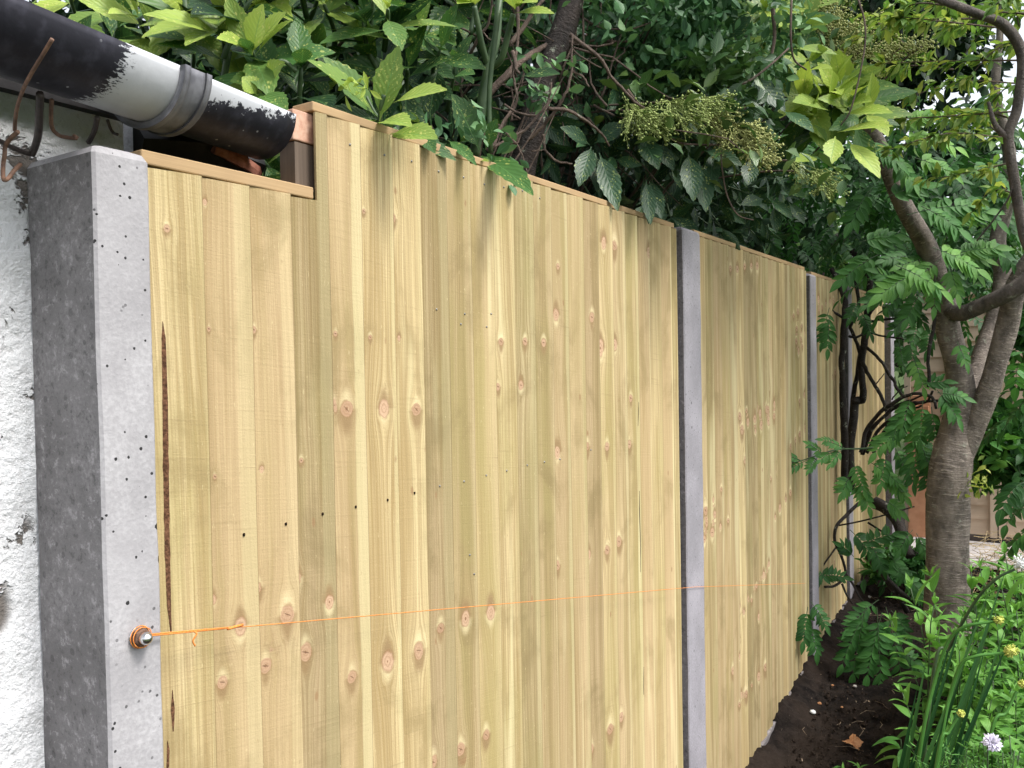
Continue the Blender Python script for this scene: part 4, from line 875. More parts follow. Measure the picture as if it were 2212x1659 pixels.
# ------------------------------------------------------------------ dark trunk and bare twigs in the middle
def bare_shrub():
    t = thing('bare_shrub', 'leaning brown trunk with tangled bare twigs in the dark gap', 'shrub', W(1080, 400, 2.2) * (1, 1, 0), None)
    q = lambda x, y, Z: W(*z2(x, y), Z)
    mb = MB(); mb.tube(smooth_path([q(1300, 1350, 2.30), q(1340, 1050, 2.28), q(1400, 800, 2.26), q(1450, 560, 2.26), q(1545, 330, 2.26), q(1620, 120, 2.26), q(1680, -120, 2.26)]), sm_rad([.040, .038, .036, .034, .032, .031, .029]), 14, wob=.22); mb.build('trunk', M['brown'], t)
    mb = MB()
    for lst, r in (([(1100, 620, 2.2), (1230, 500, 2.2), (1380, 370, 2.22), (1540, 290, 2.25)], .011), ([(980, 390, 2.15), (1040, 250, 2.1), (1110, 160, 2.08), (1140, -30, 2.05)], .0045), ([(1250, 290, 2.2), (1380, 130, 2.2), (1480, -10, 2.2)], .007), ([(1150, 950, 1.95), (1200, 820, 1.98), (1280, 720, 2.0), (1300, 600, 2.0), (1280, 470, 2.0), (1290, 320, 2.0)], .0040),
            ([(1140, 950, 1.9), (1290, 870, 1.92), (1400, 790, 1.92), (1490, 680, 1.92), (1515, 590, 1.92), (1518, 525, 1.92)], .0036), ([(1220, 670, 1.95), (1300, 725, 1.95), (1430, 745, 1.93), (1490, 690, 1.92)], .0028), ([(1500, 700, 2.0), (1620, 720, 2.02), (1740, 790, 2.05), (1830, 870, 2.1), (1880, 950, 2.15)], .0040), ([(1370, 900, 2.1), (1480, 790, 2.08), (1590, 640, 2.05), (1640, 480, 2.05), (1640, 230, 2.05)], .0042),
            ([(1640, 220, 2.05), (1760, 310, 2.06), (1860, 400, 2.08), (1930, 520, 2.1), (2040, 640, 2.12), (2110, 710, 2.15)], .0046), ([(1640, 260, 2.05), (1680, 330, 2.06), (1850, 420, 2.1)], .003), ([(1270, 330, 2.0), (1290, 410, 1.99), (1325, 470, 1.98)], .005), ([(1650, 460, 2.05), (1740, 500, 2.06), (1780, 560, 2.06)], .003), ([(1180, 800, 2.0), (1260, 880, 2.0), (1330, 980, 2.0), (1360, 1120, 2.0)], .0028), ([(1270, 920, 1.95), (1320, 910, 1.95), (1345, 830, 1.95)], .0024),
            ([(1080, 200, 2.1), (1130, 260, 2.1), (1240, 250, 2.1), (1300, 330, 2.12)], .0022), ([(1300, 0, 2.2), (1310, 250, 2.2), (1290, 450, 2.2)], .005), ([(160, 300, 1.9), (240, 230, 1.88), (330, 200, 1.86), (325, 160, 1.86)], .004), ([(1700, 100, 2.3), (1850, 180, 2.3), (2000, 200, 2.3), (2200, 130, 2.3)], .003), ([(1640, 280, 2.3), (1800, 270, 2.35), (2050, 280, 2.4)], .005), ([(830, 1000, 1.9), (760, 830, 1.95), (700, 700, 2.0)], .003),
            ([(1470, 860, 2.2), (1490, 950, 2.2), (1560, 1030, 2.2), (1640, 1050, 2.22)], .004), ([(1400, 965, 2.1), (1500, 960, 2.12)], .002)):
        P = smooth_path(pts(z2, lst), 5); P = P + np.cumsum(rng.normal(size=P.shape) * .0012, 0); mb.tube(P, np.linspace(r * 1.1, r * .6, len(P)), 6, wob=.2)
    r2 = np.random.default_rng(12)
    for i in range(70):
        p = W(*z2(r2.uniform(800, 2000), r2.uniform(0, 1000)), r2.uniform(2.2, 2.7)); d = unit(r2.normal(size=3) + (0, .3, .4)); P = [p]
        for k in range(7): d = unit(d + r2.normal(size=3) * .25); P.append(P[-1] + d * r2.uniform(.04, .09))
        mb.tube(P, np.linspace(.0035, .001, 8), 5)
    for lst, r in (([(520, 800, 2.3), (530, 950, 2.3), (560, 1100, 2.3), (620, 1200, 2.28), (705, 1228, 2.26)], .0022), ([(240, 770, 2.3), (310, 800, 2.3), (430, 808, 2.3), (570, 808, 2.3)], .0028), ([(0, 500, 2.3), (60, 580, 2.3), (110, 650, 2.3)], .004), ([(560, 490, 2.4), (680, 450, 2.4), (800, 360, 2.4), (900, 270, 2.45)], .004), ([(1290, 0, 2.3), (1325, 130, 2.3), (1320, 300, 2.3), (1250, 600, 2.3), (1190, 700, 2.32)], .0026), ([(915, 0, 2.3), (912, 200, 2.3), (930, 330, 2.32), (1000, 390, 2.35)], .0030), ([(810, 50, 2.5), (820, 200, 2.5), (800, 330, 2.5)], .006)):
        P = smooth_path(pts(z3, lst), 5); mb.tube(P, np.linspace(r * 1.1, r * .7, len(P)), 6, wob=.2)
    build_pieces(mb, 'twig', M['twig'], t, 60)
bare_shrub()

# ------------------------------------------------------------------ generic leafy crown
def cloud(mb, r2, n, cen, rad3, L, ratio, T, age=(.1, .8), clumps=14, up=.5, csize=.33, bend=.5):
    cen = np.asarray(cen, float); rad3 = np.asarray(rad3, float)
    cc = r2.normal(size=(clumps, 3)); cc /= np.linalg.norm(cc, axis=1)[:, None]; cc *= r2.uniform(.35, .95, (clumps, 1))
    idx = r2.integers(0, clumps, n); off = r2.normal(size=(n, 3)) * csize * .55
    U = cc[idx] + off; P = cen + U * rad3
    D = r2.normal(size=(n, 3)) + U * .6 + np.array([0, 0, -.15]); N = r2.normal(size=(n, 3)) * .6 + np.array([0, 0, up])
    ca = r2.uniform(age[0], age[1], clumps)
    A = np.clip(ca[idx] + r2.normal(size=n) * .14, 0, 1); l = L * r2.uniform(.65, 1.25, n)
    mb.leaves(T, P, D, N, l, l * ratio * r2.uniform(.85, 1.15, n), r2.uniform(0, bend, n), A)
    return cen + cc * rad3
def leafy(name, label, cat, loc, crowns, mat, L, ratio, T, seed, trunk=None, tmat='brown', group=None, age=(.1, .8), limbs=True, csize=.33):
    t = thing(name, label, cat, loc, group); r2 = np.random.default_rng(seed); mb = MB(); st = MB(); base = np.array(loc, float)
    for (cen, rd, n, cl) in crowns:
        cc = cloud(mb, r2, n, cen, rd, L, ratio, T, age, cl, csize=csize)
        if trunk:
            for c in cc[:: max(1, len(cc) // 4)]:
                mid = base + .15 * (c - base) + r2.normal(size=3) * .04; mid[2] = base[2] + .7 * (c[2] - base[2])
                st.tube(smooth_path([base + r2.normal(size=3) * .02, mid, c], 4), np.linspace(trunk, trunk * .2, 9), 7)
    mb.build('foliage', M[mat], t)
    if trunk: build_pieces(st, 'trunk', M[tmat], t, 12)
    return t
# privet with small round leaves, top right of centre
leafy('privet_bush', 'small round-leaved green bush above the middle of the fence', 'shrub', (-.75, 2.9, .05), [(W(1440, 70, 2.5), (.26, .36, .30), 1500, 16), (W(1330, 40, 2.7), (.3, .35, .3), 1100, 12), (W(1560, 20, 2.6), (.25, .4, .25), 900, 12), (W(1420, 180, 2.6), (.22, .3, .16), 500, 8), (W(1450, -120, 2.8), (.45, .5, .35), 1200, 14)], 'privet', .042, .55, SMALL, 21, .012, 'twig', age=(.1, .9))
leafy('privet_bush', 'sparse small-leaved bush low behind the fence beside the laurel sprig', 'shrub', (-.35, 1.7, .0), [(W(960, 330, 1.75), (.12, .16, .10), 160, 8), (W(1190, 170, 2.1), (.1, .1, .12), 70, 6)], 'privet', .035, .5, SMALL, 22, .006, 'twig', age=(.3, .9))
# photinia with panicles
def photinia():
    t = thing('photinia_bush', 'shrub with flat heads of greenish flower buds hanging over the fence', 'shrub', (-.6, 3.0, 0)); r2 = np.random.default_rng(31); mb = MB(); st = MB(); heads = []
    for (x, y, Z, w_, h_, n, m) in ((1400, 268, 2.22, 70, 45, 60, 'panicle'), (1480, 250, 2.24, 70, 45, 60, 'panicle'), (1385, 255, 2.25, 45, 35, 30, 'panicle'), (1545, 240, 2.3, 45, 35, 35, 'panicle'), (1610, 300, 2.28, 75, 45, 60, 'panicle2'), (1560, 280, 2.3, 40, 40, 30, 'panicle2'), (1640, 330, 2.26, 50, 40, 40, 'panicle2'), (1790, 400, 2.5, 45, 32, 30, 'panicle'), (1740, 375, 2.5, 40, 25, 16, 'panicle')):
        fb = MB(); c = W(x, y, Z); root = c + np.array([-.05, .02, .05])
        for k in range(n):
            e = c + (RT * r2.uniform(-1, 1) * w_ * .8 + UP * r2.uniform(-1, 1) * h_ * .8) * Z / 1820 + FW * r2.uniform(-.05, .04)
            mid = root + (e - root) * .6 + r2.normal(size=3) * .006
            fb.tube([root, mid, e], [.0018, .0014, .0010], 4)
            for j in range(4):
                e2 = e + r2.normal(size=3) * .009; fb.tube([mid + (e - mid) * .6, e2], [.0006, .0005], 3, cap=False)
                fb.add(e2 + OC * r2.uniform(.0024, .0044), OF)
        fb.build('flower_head', M[m], t)
        st.tube(smooth_path([c + np.array([-.4, .15, .1]), c + np.array([-.2, .06, .08]), root], 4), .003, 5)
        for k in range(9):
            p = c + r2.normal(size=3) * .05; mb.leaves(SERR, [p], [r2.normal(size=3) + (0, 0, .3)], [r2.normal(size=3) * .4 + (0, 0, 1)], [r2.uniform(.045, .08)], [.026], [.4], [r2.uniform(.4, .95)])
    cloud(mb, r2, 500, W(1500, 215, 2.4), (.22, .3, .14), .06, .4, SERR, (.1, .6), 10)
    mb.build('foliage', M['photinia'], t); build_pieces(st, 'stem', M['twig'], t)
    t = thing('flowering_shrub', 'shrub with a plume of tiny greenish-brown flowers near the top edge', 'shrub', (-.8, 4.6, .2)); mb = MB(); fl = MB(); st = MB()
    for (x, y, Z, w_, h_, n) in ((1780, 40, 3.0, 60, 60, 120), (1810, 90, 3.0, 70, 40, 110), (1860, 110, 3.0, 70, 45, 120), (1800, 60, 3.0, 50, 60, 80), (1945, 105, 3.0, 45, 20, 60), (1740, 25, 3.0, 50, 30, 60), (1990, 100, 3.0, 25, 15, 24)):
        c = W(x, y, Z)
        st.tube(smooth_path([c + np.array([-.4, .1, -.3]), c + np.array([-.1, .05, -.05]), c]), .004, 5)
        for k in range(n):
            e = c + (RT * r2.normal() * w_ * .5 + UP * r2.normal() * h_ * .5) * Z / 1820 + FW * r2.normal() * .04
            fl.tube([c + (e - c) * .7 + r2.normal(size=3) * .012, e], .0008, 3, cap=False)
            for j in range(5): fl.add(e + r2.normal(size=3) * .012 + OC * r2.uniform(.003, .0055), OF)
    cloud(mb, r2, 260, W(1830, 90, 3.1), (.2, .3, .16), .05, .4, SERR, (.3, .9), 10)
    mb.build('foliage', M['photinia'], t); fl.build('flower_head', M['panicle2'], t); build_pieces(st, 'stem', M['twig'], t)
OC = np.array([(1, 0, 0), (0, 1, 0), (-1, 0, 0), (0, -1, 0), (0, 0, 1), (0, 0, -1)], float)
OF = np.array([(0, 1, 4), (1, 2, 4), (2, 3, 4), (3, 0, 4), (1, 0, 5), (2, 1, 5), (3, 2, 5), (0, 3, 5)])
photinia()

# deep evergreen hedge behind everything; top crowns added above view to darken inside
leafy('evergreen_bush', 'tall dark evergreen bush filling the gap behind the leaning trunk', 'shrub', (-1.5, 2.6, 0), [((-1.25, 2.35, 2.2), (.42, .85, 1.1), 4200, 34), ((-1.5, 1.8, 2.35), (.5, .5, .75), 1500, 14), ((-.9, 2.6, 3.25), (.8, .9, .4), 2600, 24)], 'everg', .115, .4, LAUREL_S, 41, .03, age=(.0, .5))
leafy('evergreen_bush', 'dark evergreen bush behind the drooping laurel leaves', 'shrub', (-1.3, 4.2, .2), [((-1.0, 3.9, 2.0), (.5, 1.0, 1.1), 5200, 40), ((-.8, 4.0, 3.3), (.8, 1.1, .4), 2400, 24), ((-.75, 4.6, 1.9), (.4, .9, .5), 1800, 18)], 'everg', .11, .4, LAUREL_S, 42, .03, age=(.0, .5))
leafy('evergreen_tree', 'dark broadleaf tree beyond the fence under the flower plume', 'tree', (-1.8, 6.8, .35), [((-1.3, 6.6, 2.9), (1.0, 1.3, 1.3), 6500, 44), ((-2.2, 4.6, 3.2), (.9, 1.6, 1.3), 5000, 34), (W(1940, 110, 7.5), (.75, .8, .62), 3600, 30), (W(1850, 20, 7.0), (.8, .8, .6), 2600, 24), (W(2010, 380, 8.0), (.7, .8, .6), 2600, 24)], 'everg', .12, .5, LAUREL_S, 43, .06, age=(.1, .8))
leafy('garden_tree', 'light green tree beyond the back fence with sky showing through', 'tree', (-.2, 10.5, .4), [((-.3, 10.5, 2.7), (2.0, 1.5, 1.45), 4500, 34)], 'fartree', .13, .5, SMALL, 44, .08, age=(.2, .9))
leafy('garden_tree', 'yellow-green tree at right beyond the lapped fence', 'tree', (1.4, 12.5, .4), [((1.3, 12.5, 2.6), (1.5, 1.5, 1.6), 2800, 30)], 'fartree2', .15, .5, SMALL, 45, .08, age=(.2, .9))
leafy('garden_tree', 'deep green tree behind the lapped fence, lowest of the far trees', 'tree', (.4, 8.6, .4), [((.3, 8.6, 2.1), (1.6, .8, 1.0), 5000, 36)], 'fartree', .10, .5, SMALL, 46, .06, age=(.0, .6))
leafy('garden_tree', 'far leafy tree filling the sky left of the cherry branch', 'tree', (-3.0, 11.5, .4), [((-2.8, 11.5, 4.0), (2.4, 1.8, 2.4), 6000, 40)], 'fartree', .15, .5, SMALL, 47, .09, age=(.1, .8))

leafy('leafy_bush', 'mid green bush at the right edge behind the cherry trunk', 'shrub', (1.15, 5.3, .3), [(W(2150, 970, 4.8), (.24, .3, .24), 1700, 22), (W(2200, 720, 4.9), (.3, .4, .35), 1300, 16)], 'wist', .085, .42, LANCE, 48, .015, 'vine', age=(.1, .6))
leafy('leafy_bush', 'low dark bush at the foot of the lapped fence behind the tree trunk', 'shrub', (.85, 5.0, .3), [(W(1960, 1240, 4.6), (.22, .3, .14), 500, 10)], 'wist', .075, .42, LANCE, 49, .010, 'vine', age=(.0, .5))
# ------------------------------------------------------------------ cherry tree
def cherry():
    base = W(2045, 1440, 3.75); base[2] = ground_z(base[1]) - .05
    t = thing('cherry_tree', 'forked cherry tree with banded grey-brown bark at right', 'tree', base)
    mb = MB()
    mb.tube(smooth_path([W(2048, 1470, 3.75), W(2047, 1400, 3.75), W(2045, 1250, 3.74), W(2049, 1100, 3.73), W(2053, 1010, 3.72), W(2066, 930, 3.71), W(2076, 860, 3.69), W(2068, 790, 3.67), W(2050, 720, 3.65), W(2038, 660, 3.63), W(2022, 600, 3.62), W(2000, 530, 3.60), W(1960, 460, 3.58), W(1932, 400, 3.56), W(1905, 330, 3.54), W(1870, 260, 3.5), W(1830, 180, 3.45), W(1790, 90, 3.4), W(1740, -20, 3.35), W(1700, -180, 3.3)]), sm_rad([.108, .098, .090, .087, .087, .070, .058, .053, .051, .049, .046, .042, .038, .035, .033, .031, .027, .022, .015, .005]), 18, wob=.09)
    mb.tube(smooth_path([W(2050, 1060, 3.73), W(2072, 985, 3.71), W(2102, 920, 3.67), W(2135, 840, 3.62), W(2160, 760, 3.58), W(2180, 690, 3.55), W(2195, 620, 3.5), W(2230, 560, 3.45), W(2290, 480, 3.4), W(2360, 330, 3.3), W(2390, 180, 3.25), W(2370, 20, 3.2), W(2400, -160, 3.2)]), sm_rad([.045, .056, .050, .045, .043, .042, .042, .039, .035, .03, .024, .017, .006]), 16, wob=.14)
    mb.tube(smooth_path([W(2085, 920, 3.74), W(2098, 850, 3.80), W(2120, 770, 3.84), W(2148, 690, 3.86), W(2165, 600, 3.86), W(2155, 520, 3.86), W(2172, 440, 3.86), W(2180, 330, 3.86), W(2150, 200, 3.86), W(2160, 60, 3.86), W(2140, -120, 3.86)]), sm_rad([.045, .044, .042, .040, .038, .036, .032, .027, .021, .014, .005]), 12, wob=.12)
    mb.build('trunk', M['cherry'], t)
    mb = MB()
    mb.tube(smooth_path([W(2045, 672, 3.62), W(2080, 676, 3.55), W(2125, 658, 3.48), W(2180, 632, 3.4), W(2240, 590, 3.35)]), sm_rad([.036, .034, .032, .033, .034]), 12, wob=.1); mb.build('branch', M['branch'], t)
    mb = MB()
    mb.tube(smooth_path([W(2285, 490, 3.4), W(2310, 590, 3.05), W(2290, 630, 2.75), W(2225, 540, 2.7), W(2204, 470, 2.68), W(2188, 370, 2.65), W(2178, 292, 2.62), W(2198, 230, 2.6), W(2206, 120, 2.58), W(2168, 56, 2.56), W(2110, 30, 2.54), W(2036, 0, 2.52), W(1960, -30, 2.5)]), sm_rad([.024, .022, .020, .016, .0145, .0135, .0135, .014, .015, .015, .014, .012, .011]), 12, wob=.28); mb.build('branch', M['branch'], t)
    mb = MB()
    mb.tube(smooth_path([W(2188, 370, 2.65), W(2182, 420, 2.66), W(2150, 470, 2.7), W(2110, 520, 2.75)]), .003, 6)
    mb.tube(smooth_path([W(2180, 300, 2.62), W(2150, 270, 2.62), W(2135, 220, 2.62)]), sm_rad([.010, .008, .005]), 8); mb.build('branch', M['branch'], t)
    # twigs with pale new leaves, sweeping left from the top right
    r2 = np.random.default_rng(51); tw = MB(); lf = MB()
    def twig(P, n, L=.050, age=(.2, 1.0)):
        n = int(n * 1.5)
        P = smooth_path(P, 6); tw.tube(P, np.linspace(.0035, .0011, len(P)), 5)
        for k in range(n):
            i = r2.integers(2, len(P)); p = P[min(i, len(P) - 1)] + r2.normal(size=3) * .006; ax = unit(P[min(i, len(P) - 1)] - P[i - 2])
            m = r2.integers(2, 4); 
            for q in range(m):
                d = unit(ax * .7 + r2.normal(size=3) * .6 + (0, 0, -.25)); l = L * r2.uniform(.6, 1.25)
                lf.leaves(SERR, [p], [d], [r2.normal(size=3) * .5 + (0, 0, 1)], [l], [l * .34], [r2.uniform(.1, .8)], [np.clip(r2.uniform(*age), 0, 1)])
    for (x0, y0, x1, y1, Z, n) in ((2210, 130, 1860, 140, 2.7, 26), (2200, 240, 1850, 260, 2.8, 26), (2190, 300, 1900, 330, 2.85, 24), (2160, 60, 1880, 30, 2.7, 22), (2110, 40, 1840, 90, 2.75, 20), (2200, 180, 1960, 210, 2.9, 18), (2230, 30, 2050, 70, 2.6, 14), (2220, 90, 2090, 170, 2.7, 12), (2200, 260, 2030, 300, 2.95, 16), (2150, 20, 2020, -20, 2.7, 12), (2040, 10, 1900, 70, 2.6, 14), (2190, 350, 2000, 390, 3.0, 16), (2240, 200, 2120, 250, 2.8, 10), (2250, -40, 2150, 10, 2.5, 10), (2060, 150, 1850, 200, 3.1, 18), (2180, 310, 2040, 260, 2.9, 14), (1960, 100, 1830, 60, 3.1, 12), (2200, 420, 2090, 470, 3.0, 10)):
        a, b = W(x0, y0, Z), W(x1, y1, Z + r2.uniform(-.15, .3)); m = .5 * (a + b) + (0, 0, r2.uniform(-.02, .06)); twig([a, m, b], n)
    for i in range(46):                           # the rest of the crown, above the frame
        a = np.array([r2.uniform(-.2, 1.6), r2.uniform(2.9, 5.6), r2.uniform(3.0, 4.1)]); b = a + np.array([r2.uniform(-.6, .6), r2.uniform(-.5, .5), r2.uniform(-.25, .3)]); twig([a, .5 * (a + b) + (0, 0, .05), b], 18, .08, (.1, .8))
    build_pieces(tw, 'twig', M['twig'], t, 64); lf.build('crown', M['cherryleaf'], t)
    # a tuft of yellow young leaves on the trunk
    lf = MB(); c = W(2110, 1045, 3.62)
    for k in range(34): lf.leaves(SMALL, [c + r2.normal(size=3) * (.03, .03, .035)], [r2.normal(size=3) + (.2, -.2, .2)], [r2.normal(size=3) + (0, 0, .6)], [r2.uniform(.03, .05)], [.018], [.3], [r2.uniform(.6, 1)])
    lf.build('leaf_tuft', M['cherryleaf'], t)['kind'] = 'stuff'
cherry()

# ------------------------------------------------------------------ wisteria: dark twining stems and pinnate leaves
def frond(mb, st, p, d, up, L, pairs=6, lf=.06, age=.5, r2=rng, droop=.9, ratio=.43):
    d = unit(d); up = np.asarray(up, float); up = unit(up - d * up.dot(d)); s = np.cross(d, up); P = [np.asarray(p, float)]; dd = d.copy(); n = 10
    for k in range(n):
        dd = unit(dd + np.array([0, 0, -droop / n])); P.append(P[-1] + dd * L / n)
    P = np.array(P)
    if st is not None: st.tube(P, np.linspace(.0018, .0007, n + 1), 4, cap=False)
    PP, D, N, Ls, A = [], [], [], [], []
    for k in range(pairs):
        f = .22 + .74 * k / (pairs - .3); i = f * n; i0 = int(i); p0 = P[i0] + (P[min(n, i0 + 1)] - P[i0]) * (i - i0); ax = unit(P[min(n, i0 + 1)] - P[i0]); nn = unit(np.cross(s, ax)); 
        if nn.dot(up) < 0: nn = -nn
        for sg in (-1, 1):
            th = rad(62 - 18 * f + r2.normal() * 7); PP.append(p0); D.append(ax * math.cos(th) + sg * s * math.sin(th) - nn * .12 + r2.normal(size=3) * .06); N.append(nn + r2.normal(size=3) * .16); Ls.append(lf * (1 - .25 * abs(f - .5)) * r2.uniform(.85, 1.1)); A.append(age + r2.normal() * .08)
    PP.append(P[-1]); D.append(P[-1] - P[-2]); N.append(up); Ls.append(lf * 1.1); A.append(age + .05)
    Ls = np.array(Ls); mb.leaves(WL, PP, D, N, Ls, Ls * ratio, r2.uniform(.1, .55, len(Ls)), np.clip(A, 0, 1))
WL = leaf_T(7, prof_l(.36, .05, 1.05), 3, 0, .14)
def wisteria():
    root = W(1850, 1330, 4.3); root[2] = ground_z(root[1]) - .03
    t = thing('wisteria', 'wisteria with black twining stems and feathery green leaves against the fence', 'climber', root)
    mb = MB(); r3 = np.random.default_rng(62)
    for lst, r in (([(960, 1700, 4.35), (955, 1400, 4.35), (945, 1150, 4.35), (935, 900, 4.35), (940, 700, 4.36), (960, 480, 4.38), (965, 380, 4.4), (900, 230, 4.42), (870, 150, 4.45)], .022), ([(1000, 1700, 4.5), (990, 1350, 4.5), (1010, 1100, 4.48), (1040, 1065, 4.46), (1080, 1050, 4.45), (1065, 900, 4.44), (1060, 740, 4.43), (1085, 600, 4.42), (1100, 400, 4.42), (1120, 200, 4.42), (1000, 0, 4.45)], .026),
            ([(990, 1400, 4.5), (1015, 1100, 4.5), (1045, 900, 4.5), (1070, 700, 4.5), (1030, 560, 4.5), (1010, 500, 4.5), (1060, 380, 4.5), (1000, 100, 4.55)], .015), ([(1060, 1420, 4.2), (1100, 1260, 4.2), (1200, 1130, 4.15), (1330, 1040, 4.1), (1450, 1000, 4.05), (1560, 1030, 4.0), (1620, 1100, 3.95)], .012), ([(1075, 1440, 4.25), (1130, 1270, 4.22), (1250, 1150, 4.2), (1400, 1070, 4.15), (1530, 1050, 4.1), (1580, 980, 4.05)], .011),
            ([(1100, 1430, 4.3), (1180, 1260, 4.28), (1330, 1130, 4.2), (1480, 1070, 4.15), (1700, 1060, 4.0)], .011), ([(1085, 1430, 4.24), (1160, 1240, 4.2), (1290, 1110, 4.15), (1420, 1040, 4.1), (1520, 1000, 4.05)], .008), ([(1150, 1430, 4.3), (1230, 1280, 4.28), (1380, 1140, 4.2), (1500, 1090, 4.1)], .009), ([(1070, 780, 4.4), (1130, 900, 4.35), (1190, 1000, 4.3), (1240, 1140, 4.25)], .013), ([(1100, 680, 4.4), (1170, 740, 4.35), (1230, 820, 4.3), (1290, 910, 4.25), (1340, 990, 4.2), (1390, 1030, 4.15)], .011), ([(980, 600, 4.4), (1030, 610, 4.38), (1100, 580, 4.36), (1220, 600, 4.3), (1400, 620, 4.2)], .008), ([(1140, 500, 4.4), (1200, 488, 4.35), (1320, 480, 4.3), (1440, 470, 4.2)], .009),
            ([(940, 470, 4.38), (880, 430, 4.35), (820, 380, 4.3), (780, 300, 4.25), (770, 230, 4.2), (800, 150, 4.2)], .008), ([(980, 470, 4.38), (1040, 420, 4.4), (1180, 320, 4.4), (1280, 250, 4.4)], .008), ([(1280, 1050, 4.1), (1340, 980, 4.1), (1400, 945, 4.1)], .004), ([(1170, 940, 4.2), (1230, 880, 4.2)], .004), ([(1540, 960, 3.6), (1530, 760, 3.6), (1560, 560, 3.6), (1590, 380, 3.6), (1600, 310, 3.6)], .010), ([(1130, 450, 4.4), (1200, 360, 4.4), (1230, 300, 4.4)], .008), ([(1250, 1260, 4.0), (1240, 1230, 4.0), (1310, 1215, 4.0)], .006)):
        P = smooth_path(pts(z7, lst), 5); P = P + np.cumsum(r3.normal(size=P.shape) * .0022, 0); mb.tube(P, np.linspace(r * .82, r * .58, len(P)), 9, wob=.35)
    for lst, r in (([(830, 180, 4.3), (760, 250, 4.25), (705, 310, 4.2), (695, 390, 4.2), (730, 470, 4.2), (755, 580, 4.2), (700, 640, 4.15), (640, 648, 4.1)], .008), ([(920, 180, 4.2), (980, 210, 4.15), (1040, 280, 4.1), (1080, 400, 4.05), (1120, 480, 4.0)], .030), ([(760, 580, 4.2), (800, 640, 4.18), (830, 700, 4.15), (870, 750, 4.1)], .006), ([(735, 630, 4.2), (760, 690, 4.18), (795, 745, 4.15)], .005), ([(720, 305, 4.2), (850, 280, 4.1), (1000, 240, 4.0), (1140, 200, 3.95)], .004),
            ([(880, 480, 4.2), (960, 570, 4.1), (1010, 650, 4.05), (1060, 720, 4.0), (1100, 790, 4.0)], .016), ([(1000, 620, 4.05), (1060, 680, 4.0), (1150, 750, 3.95), (1200, 830, 3.9)], .012), ([(880, 290, 4.2), (960, 340, 4.15), (1080, 410, 4.05), (1200, 490, 3.95)], .005), ([(700, 430, 4.2), (650, 500, 4.15), (600, 560, 4.1), (525, 498, 4.05)], .004)):
        P = smooth_path(pts(z8, lst), 5); mb.tube(P, np.linspace(r * 1.08, r * .75, len(P)), 8, wob=.22)
    build_pieces(mb, 'stem', M['vine'], t, 60)
    r2 = np.random.default_rng(61); lf = MB(); st = MB()
    def F(fn, x0, y0, x1, y1, Z, pairs, lfs, age, droop=.35, face=.6):
        a = W(*fn(x0, y0), Z); age = min(1, age + (.12 if a[2] > 1.9 else .02)); b = W(*fn(x1, y1), Z - .03); d = b - a; L = np.linalg.norm(d); nn = unit(-FW * face + (0, 0, 1 - face)); dd = unit(d) + np.array([0, 0, droop * .5])
        frond(lf, st, a, dd, nn, L, pairs + 1, lfs * (.72 if fn is not z3 else .86), age, r2, droop, .38 if fn is not z3 else .42)
    # the spray that reaches left across the second panel
    P = pts(z7, [(1170, 1385, 3.9), (1050, 1395, 3.85), (900, 1400, 3.78), (760, 1440, 3.72), (640, 1480, 3.66), (580, 1490, 3.64)]); st.tube(smooth_path(P), np.linspace(.005, .002, 31), 6)
    for q in ((960, 1400, 800, 1330, 6, .05), (930, 1400, 850, 1500, 5, .05), (800, 1440, 700, 1360, 5, .05), (700, 1470, 470, 1600, 8, .05), (640, 1480, 530, 1440, 5, .045), (760, 1450, 700, 1540, 5, .045), (590, 1490, 455, 1630, 6, .05), (860, 1420, 780, 1470, 5, .05)): F(z7, q[0], q[1], q[2], q[3], 3.66, q[4], q[5], .45)
    for q in ((1150, 1330, 1560, 1280, 4.0, 6, .10, .55), (1300, 1260, 1170, 1420, 3.9, 5, .09, .6), (1440, 1200, 1450, 1560, 3.9, 7, .09, .55), (1250, 1430, 1200, 1640, 3.9, 6, .08, .5), (1000, 1480, 1080, 1680, 3.95, 6, .075, .55), (1110, 1480, 1330, 1640, 3.9, 7, .08, .6), (1340, 1220, 1240, 1360, 3.9, 5, .085, .6), (1400, 1300, 1560, 1420, 3.9, 6, .09, .5), (1300, 1380, 1380, 1560, 3.95, 5, .08, .4), (1600, 980, 1740, 1180, 3.55, 6, .085, .3), (1600, 1000, 1780, 1030, 3.55, 6, .08, .35), (1500, 940, 1640, 920, 3.6, 5, .08, .25), (1430, 740, 1500, 960, 3.65, 6, .08, .7), (1400, 620, 1440, 820, 3.75, 6, .07, .3), (840, 460, 830, 690, 4.0, 6, .075, .25), (840, 400, 790, 640, 4.02, 5, .07, .25), (1060, 420, 1130, 580, 4.1, 6, .07, .1), (1050, 350, 990, 470, 4.1, 6, .07, .1), (1180, 380, 1330, 440, 4.1, 6, .07, .1), (1330, 570, 1450, 650, 3.9, 5, .06, .1),
              (1340, 800, 1450, 870, 3.8, 5, .06, .3), (1740, 640, 1800, 780, 3.5, 5, .07, .5), (1830, 650, 1900, 760, 4.2, 6, .08, .1)): F(z7, *q)
